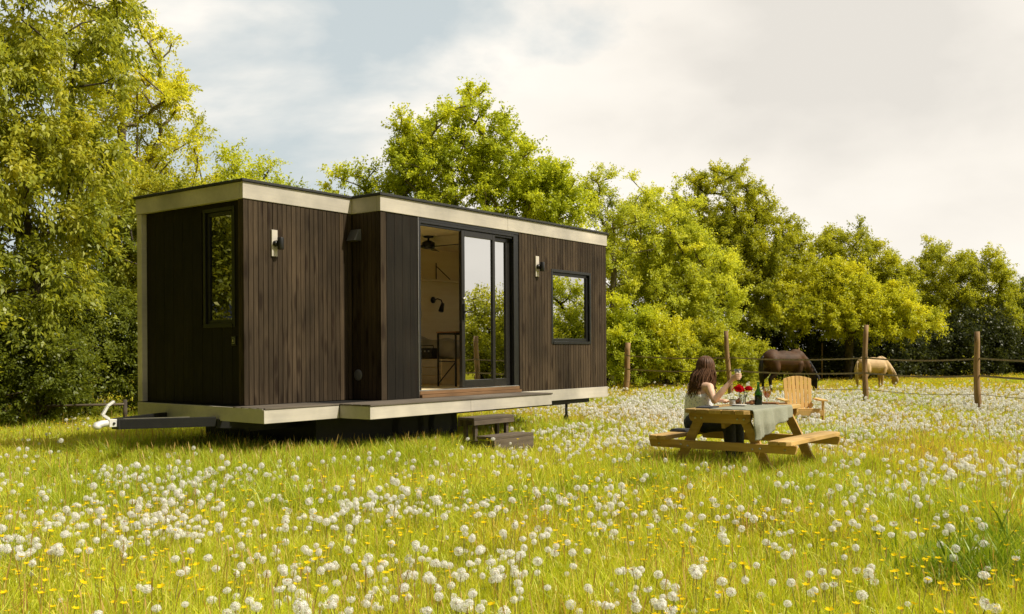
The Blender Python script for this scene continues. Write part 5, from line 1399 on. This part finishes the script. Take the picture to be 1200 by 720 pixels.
# dandelion seed heads
def head_verts(seed, n_p=330, R_=0.0225, missing=0.0):
    rg = np.random.default_rng(seed)
    i = np.arange(n_p)+0.5; ph = np.arccos(1-2*i/n_p); th = PI*(1+5**0.5)*i
    D = np.stack([np.cos(th)*np.sin(ph), np.sin(th)*np.sin(ph), np.cos(ph)], -1)
    if missing > 0:
        m_ = unit(rg.normal(0, 1, 3)); D = D[(D @ m_) < 1-2*missing+rg.normal(0, 0.1, len(D))]
    V = []; Fc = []
    for d in D:
        rr = R_*rg.uniform(0.84, 1.06); n_ = unit(d+rg.normal(0, 0.35, 3)); s = unit(np.cross(n_, rg.normal(0, 1, 3))); t = np.cross(n_, s); h = R_*rg.uniform(0.095, 0.16)
        c = d*rr; b = len(V)
        V += [c+s*h, c+(-0.5*s+0.866*t)*h, c+(-0.5*s-0.866*t)*h]
        Fc.append((b, b+1, b+2))
    return np.array(V), np.array(Fc)
def head_mesh(seed, missing=0.0):
    V, Fc = head_verts(seed, missing=missing)
    m = MB(); m.add([tuple(p) for p in V], [tuple(f) for f in Fc], 0)
    m.ball((0, 0, 0), 0.0066 if missing < 0.5 else 0.0058, 8, 1)
    me = bpy.data.meshes.new('seed_head'); me.from_pydata(m.v, [], m.f); me.materials.append(M['pappus']); me.materials.append(M['seedcore'])
    me.polygons.foreach_set('material_index', m.m); me.update(); return me
heads = [head_mesh(1), head_mesh(2), head_mesh(3), head_mesh(4, 0.38), head_mesh(5, 0.62)]
sm_ = MB(); sm_.tube([(0.0, 0, 0), (0.012, 0.004, 0.35), (0.008, 0.0, 0.75), (0, 0, 1.0)], [0.0028, 0.0026, 0.0024, 0.002], 5)
stem_me = bpy.data.meshes.new('stem'); stem_me.from_pydata(sm_.v, [], sm_.f); stem_me.materials.append(M['stem']); stem_me.update()

x, y = wedge(122000, 2.9, 30, 0.38)
sn = rng.permutation(len(x)); nm = int(len(x)*0.5)
x[sn[:nm]] = x[sn[len(x)-nm:]]+rng.normal(0, 0.09, nm); y[sn[:nm]] = y[sn[len(y)-nm:]]+rng.normal(0, 0.09, nm)
cl1 = vnoise(x, y, 1.1, 21); cl2 = vnoise(x, y, 0.35, 22); cl3 = vnoise(x, y, 3.2, 23)
dens = np.clip((cl1-0.20)*1.5, 0.12, 1)*np.clip(0.2+cl3*1.1, 0, 1)
side = np.clip((x/np.maximum(y, 1)+0.02)/0.12, 0, 1)                   # the open field right of the cabin
dens *= np.clip(0.35+1.3*cl2, 0, 1.4)
dens *= np.where(y > 11, 0.10+2.1*side*np.clip((y-10)/5, 0.25, 1), np.where(y > 7.5, 0.66, (0.40+0.22*cl2)*np.clip(0.55+(y-3)*0.14, 0.55, 1.1)))
u_, v_ = to_house(x, y)
ledge = (v_ > -0.75) & (u_ > -0.4) & (u_ < UL+0.3)
dens *= np.where(ledge & (v_ < W+1), 0.12, 1.0)
dens *= np.where((x < -2.5) & (y > 9.5), 0.25, 1)
dens *= np.where(y > 21, np.clip((27-y)/6, 0.02, 1), 1)
tx, ty = table_local(x, y); intab = (abs(tx) < 0.95) & (abs(ty) < 0.9)
keep = (rng.uniform(0, 1, len(x)) < dens) & ~intab & ~in_steps(x, y)
x, y = x[keep], y[keep]; n = len(x)
hgt = np.clip(rng.normal(0.215, 0.04, n), 0.12, 0.33); siz = np.clip(rng.normal(0.87, 0.19, n), 0.42, 1.22)
vari = rng.choice(5, n, p=[0.27, 0.26, 0.24, 0.13, 0.10])
gz = height(x, y)-0.02
# the 300 that show largest in the frame stand as plants of their own
px_ = x/y*1147.8; py_ = 411.9+(CAMZ-gz-hgt)/y*1147.8
inframe = (np.abs(px_) < 598) & (py_ < 716)
rank = np.where(inframe, y/siz, 1e9); order = np.argsort(rank); solo = order[:300]; rest = order[300:]
GD = 'white dandelion clocks in the near meadow'; LD = 'white dandelion clock on a thin stem among the near meadow grass'
for i in solo:
    r0 = bpy.data.objects.new('dandelion_clock', None); r0.empty_display_size = 0.05
    r0.location = (x[i], y[i], gz[i]); r0.rotation_euler = (rng.normal(0, 0.10), rng.normal(0, 0.10), rng.uniform(0, 6.28)); COL.objects.link(r0)
    tag(r0, LD, 'dandelion', GD)
    a = bpy.data.objects.new('stem', stem_me); a.scale = (1, 1, hgt[i]); COL.objects.link(a); a.parent = r0
    b_ = bpy.data.objects.new('seed_head', heads[vari[i]]); b_.location = (0, 0, hgt[i]); b_.scale = (siz[i], siz[i], siz[i]*rng.uniform(0.72, 1.0)); COL.objects.link(b_); b_.parent = r0
dcol = bpy.data.collections.new('dandelion_kinds')
for k in range(5):
    m = MB(); me = heads[k]
    vs = np.array([v_2.co[:] for v_2 in me.vertices])*1.0; vs[:, 2] += 0.245
    m.add([tuple(p) for p in vs], [tuple(p.vertices) for p in me.polygons], 0)
    m.m = [p.material_index for p in me.polygons]
    m.tube([(0, 0, 0), (0.012, 0.004, 0.09), (0, 0, 0.245)], [0.0028, 0.0026, 0.002], 4, 2)
    me2 = bpy.data.meshes.new('dandelion_kind_%d' % k); me2.from_pydata(m.v, [], m.f)
    for q in ('pappus', 'seedcore', 'stem'): me2.materials.append(M[q])
    me2.polygons.foreach_set('material_index', m.m); me2.update()
    dcol.objects.link(bpy.data.objects.new('dandelion_kind_%d' % k, me2))
s1 = siz[rest]*np.clip(1+(y[rest]-14)*0.012, 1, 1.2)
instancer('dandelions', 'dense drift of white dandelion clocks across the farther meadow', 'dandelions', np.stack([x[rest], y[rest], gz[rest]], -1), vari[rest],
          np.stack([rng.normal(0, 0.1, len(rest)), rng.normal(0, 0.1, len(rest)), rng.uniform(0, 6.28, len(rest))], -1), np.stack([s1, s1, s1*hgt[rest]/0.245], -1), dcol)
print('dandelions', n)

# yellow buttercups
def cup_mesh(name, h, seed):
    rg = random.Random(seed); m = MB(); m.tube([(0, 0, 0), (0.006, 0, h*0.5), (0, 0, h)], 0.0014, 4, 1)
    for k in range(6):
        a = k*PI/3+rg.uniform(-0.2, 0.2); d = Vector((math.cos(a), math.sin(a), 0)); s = Vector((-d.y, d.x, 0)); c = Vector((0, 0, h))
        m.add([c, c+d*0.008+s*0.006+Vector((0, 0, 0.004)), c+d*0.0145+Vector((0, 0, 0.008)), c+d*0.008-s*0.006+Vector((0, 0, 0.004))], [(0, 1, 2, 3)], 0)
    me = bpy.data.meshes.new(name); me.from_pydata(m.v, [], m.f); me.materials.append(M['yellow']); me.materials.append(M['stem']); me.polygons.foreach_set('material_index', m.m); me.update(); return me
bcol = bpy.data.collections.new('buttercup_kinds'); cups = [cup_mesh('buttercup_kind_%d' % k, 0.20, k) for k in range(3)]
for k in range(3): bcol.objects.link(bpy.data.objects.new('buttercup_kind_%d' % k, cups[k]))
x, y = wedge(76000, 2.9, 45, 0.35)
c1 = vnoise(x, y, 0.8, 31); c2 = vnoise(x, y, 2.6, 32)
dens = np.clip((c1-0.25)*1.3, 0.05, 1)*np.clip(c2*1.3, 0, 1)
dens *= np.where(y > 24, 1.8, np.where(y > 9, 0.7, 1.6))
u_, v_ = to_house(x, y); dens *= np.where((v_ > -0.5) & (v_ < W+0.5) & (u_ > -0.4) & (u_ < UL), 0.15, 1)
keep = (rng.uniform(0, 1, len(x)) < dens) & ~in_steps(x, y); x, y = x[keep], y[keep]; n = len(x)
hs_ = rng.uniform(0.65, 1.3, n); gz = height(x, y)-0.02; siz = rng.uniform(0.7, 1.25, n)
px_ = x/y*1147.8; py_ = 411.9+(CAMZ-gz-0.2*hs_)/y*1147.8
rank = np.where((np.abs(px_) < 598) & (py_ < 718), y/siz, 1e9); order = np.argsort(rank); solo = order[:300]; rest = order[300:]
for i in solo:
    o = bpy.data.objects.new('buttercup', cups[i % 3]); o.location = (x[i], y[i], gz[i]); o.rotation_euler = (rng.normal(0, 0.15), rng.normal(0, 0.15), rng.uniform(0, 6.28)); o.scale = (siz[i]*1.25, siz[i]*1.25, hs_[i])
    COL.objects.link(o); tag(o, 'small yellow buttercup among the near meadow grass', 'buttercup', 'yellow buttercups in the near meadow')
fr_ = 1.25*np.clip(1+(y[rest]-12)*0.03, 1, 1.7)
instancer('buttercups', 'scattered yellow buttercups across the farther meadow', 'buttercups', np.stack([x[rest], y[rest], gz[rest]], -1), rest % 3,
          np.stack([rng.normal(0, 0.15, len(rest)), rng.normal(0, 0.15, len(rest)), rng.uniform(0, 6.28, len(rest))], -1), np.stack([siz[rest]*fr_, siz[rest]*fr_, hs_[rest]], -1), bcol)
print('buttercups', n)
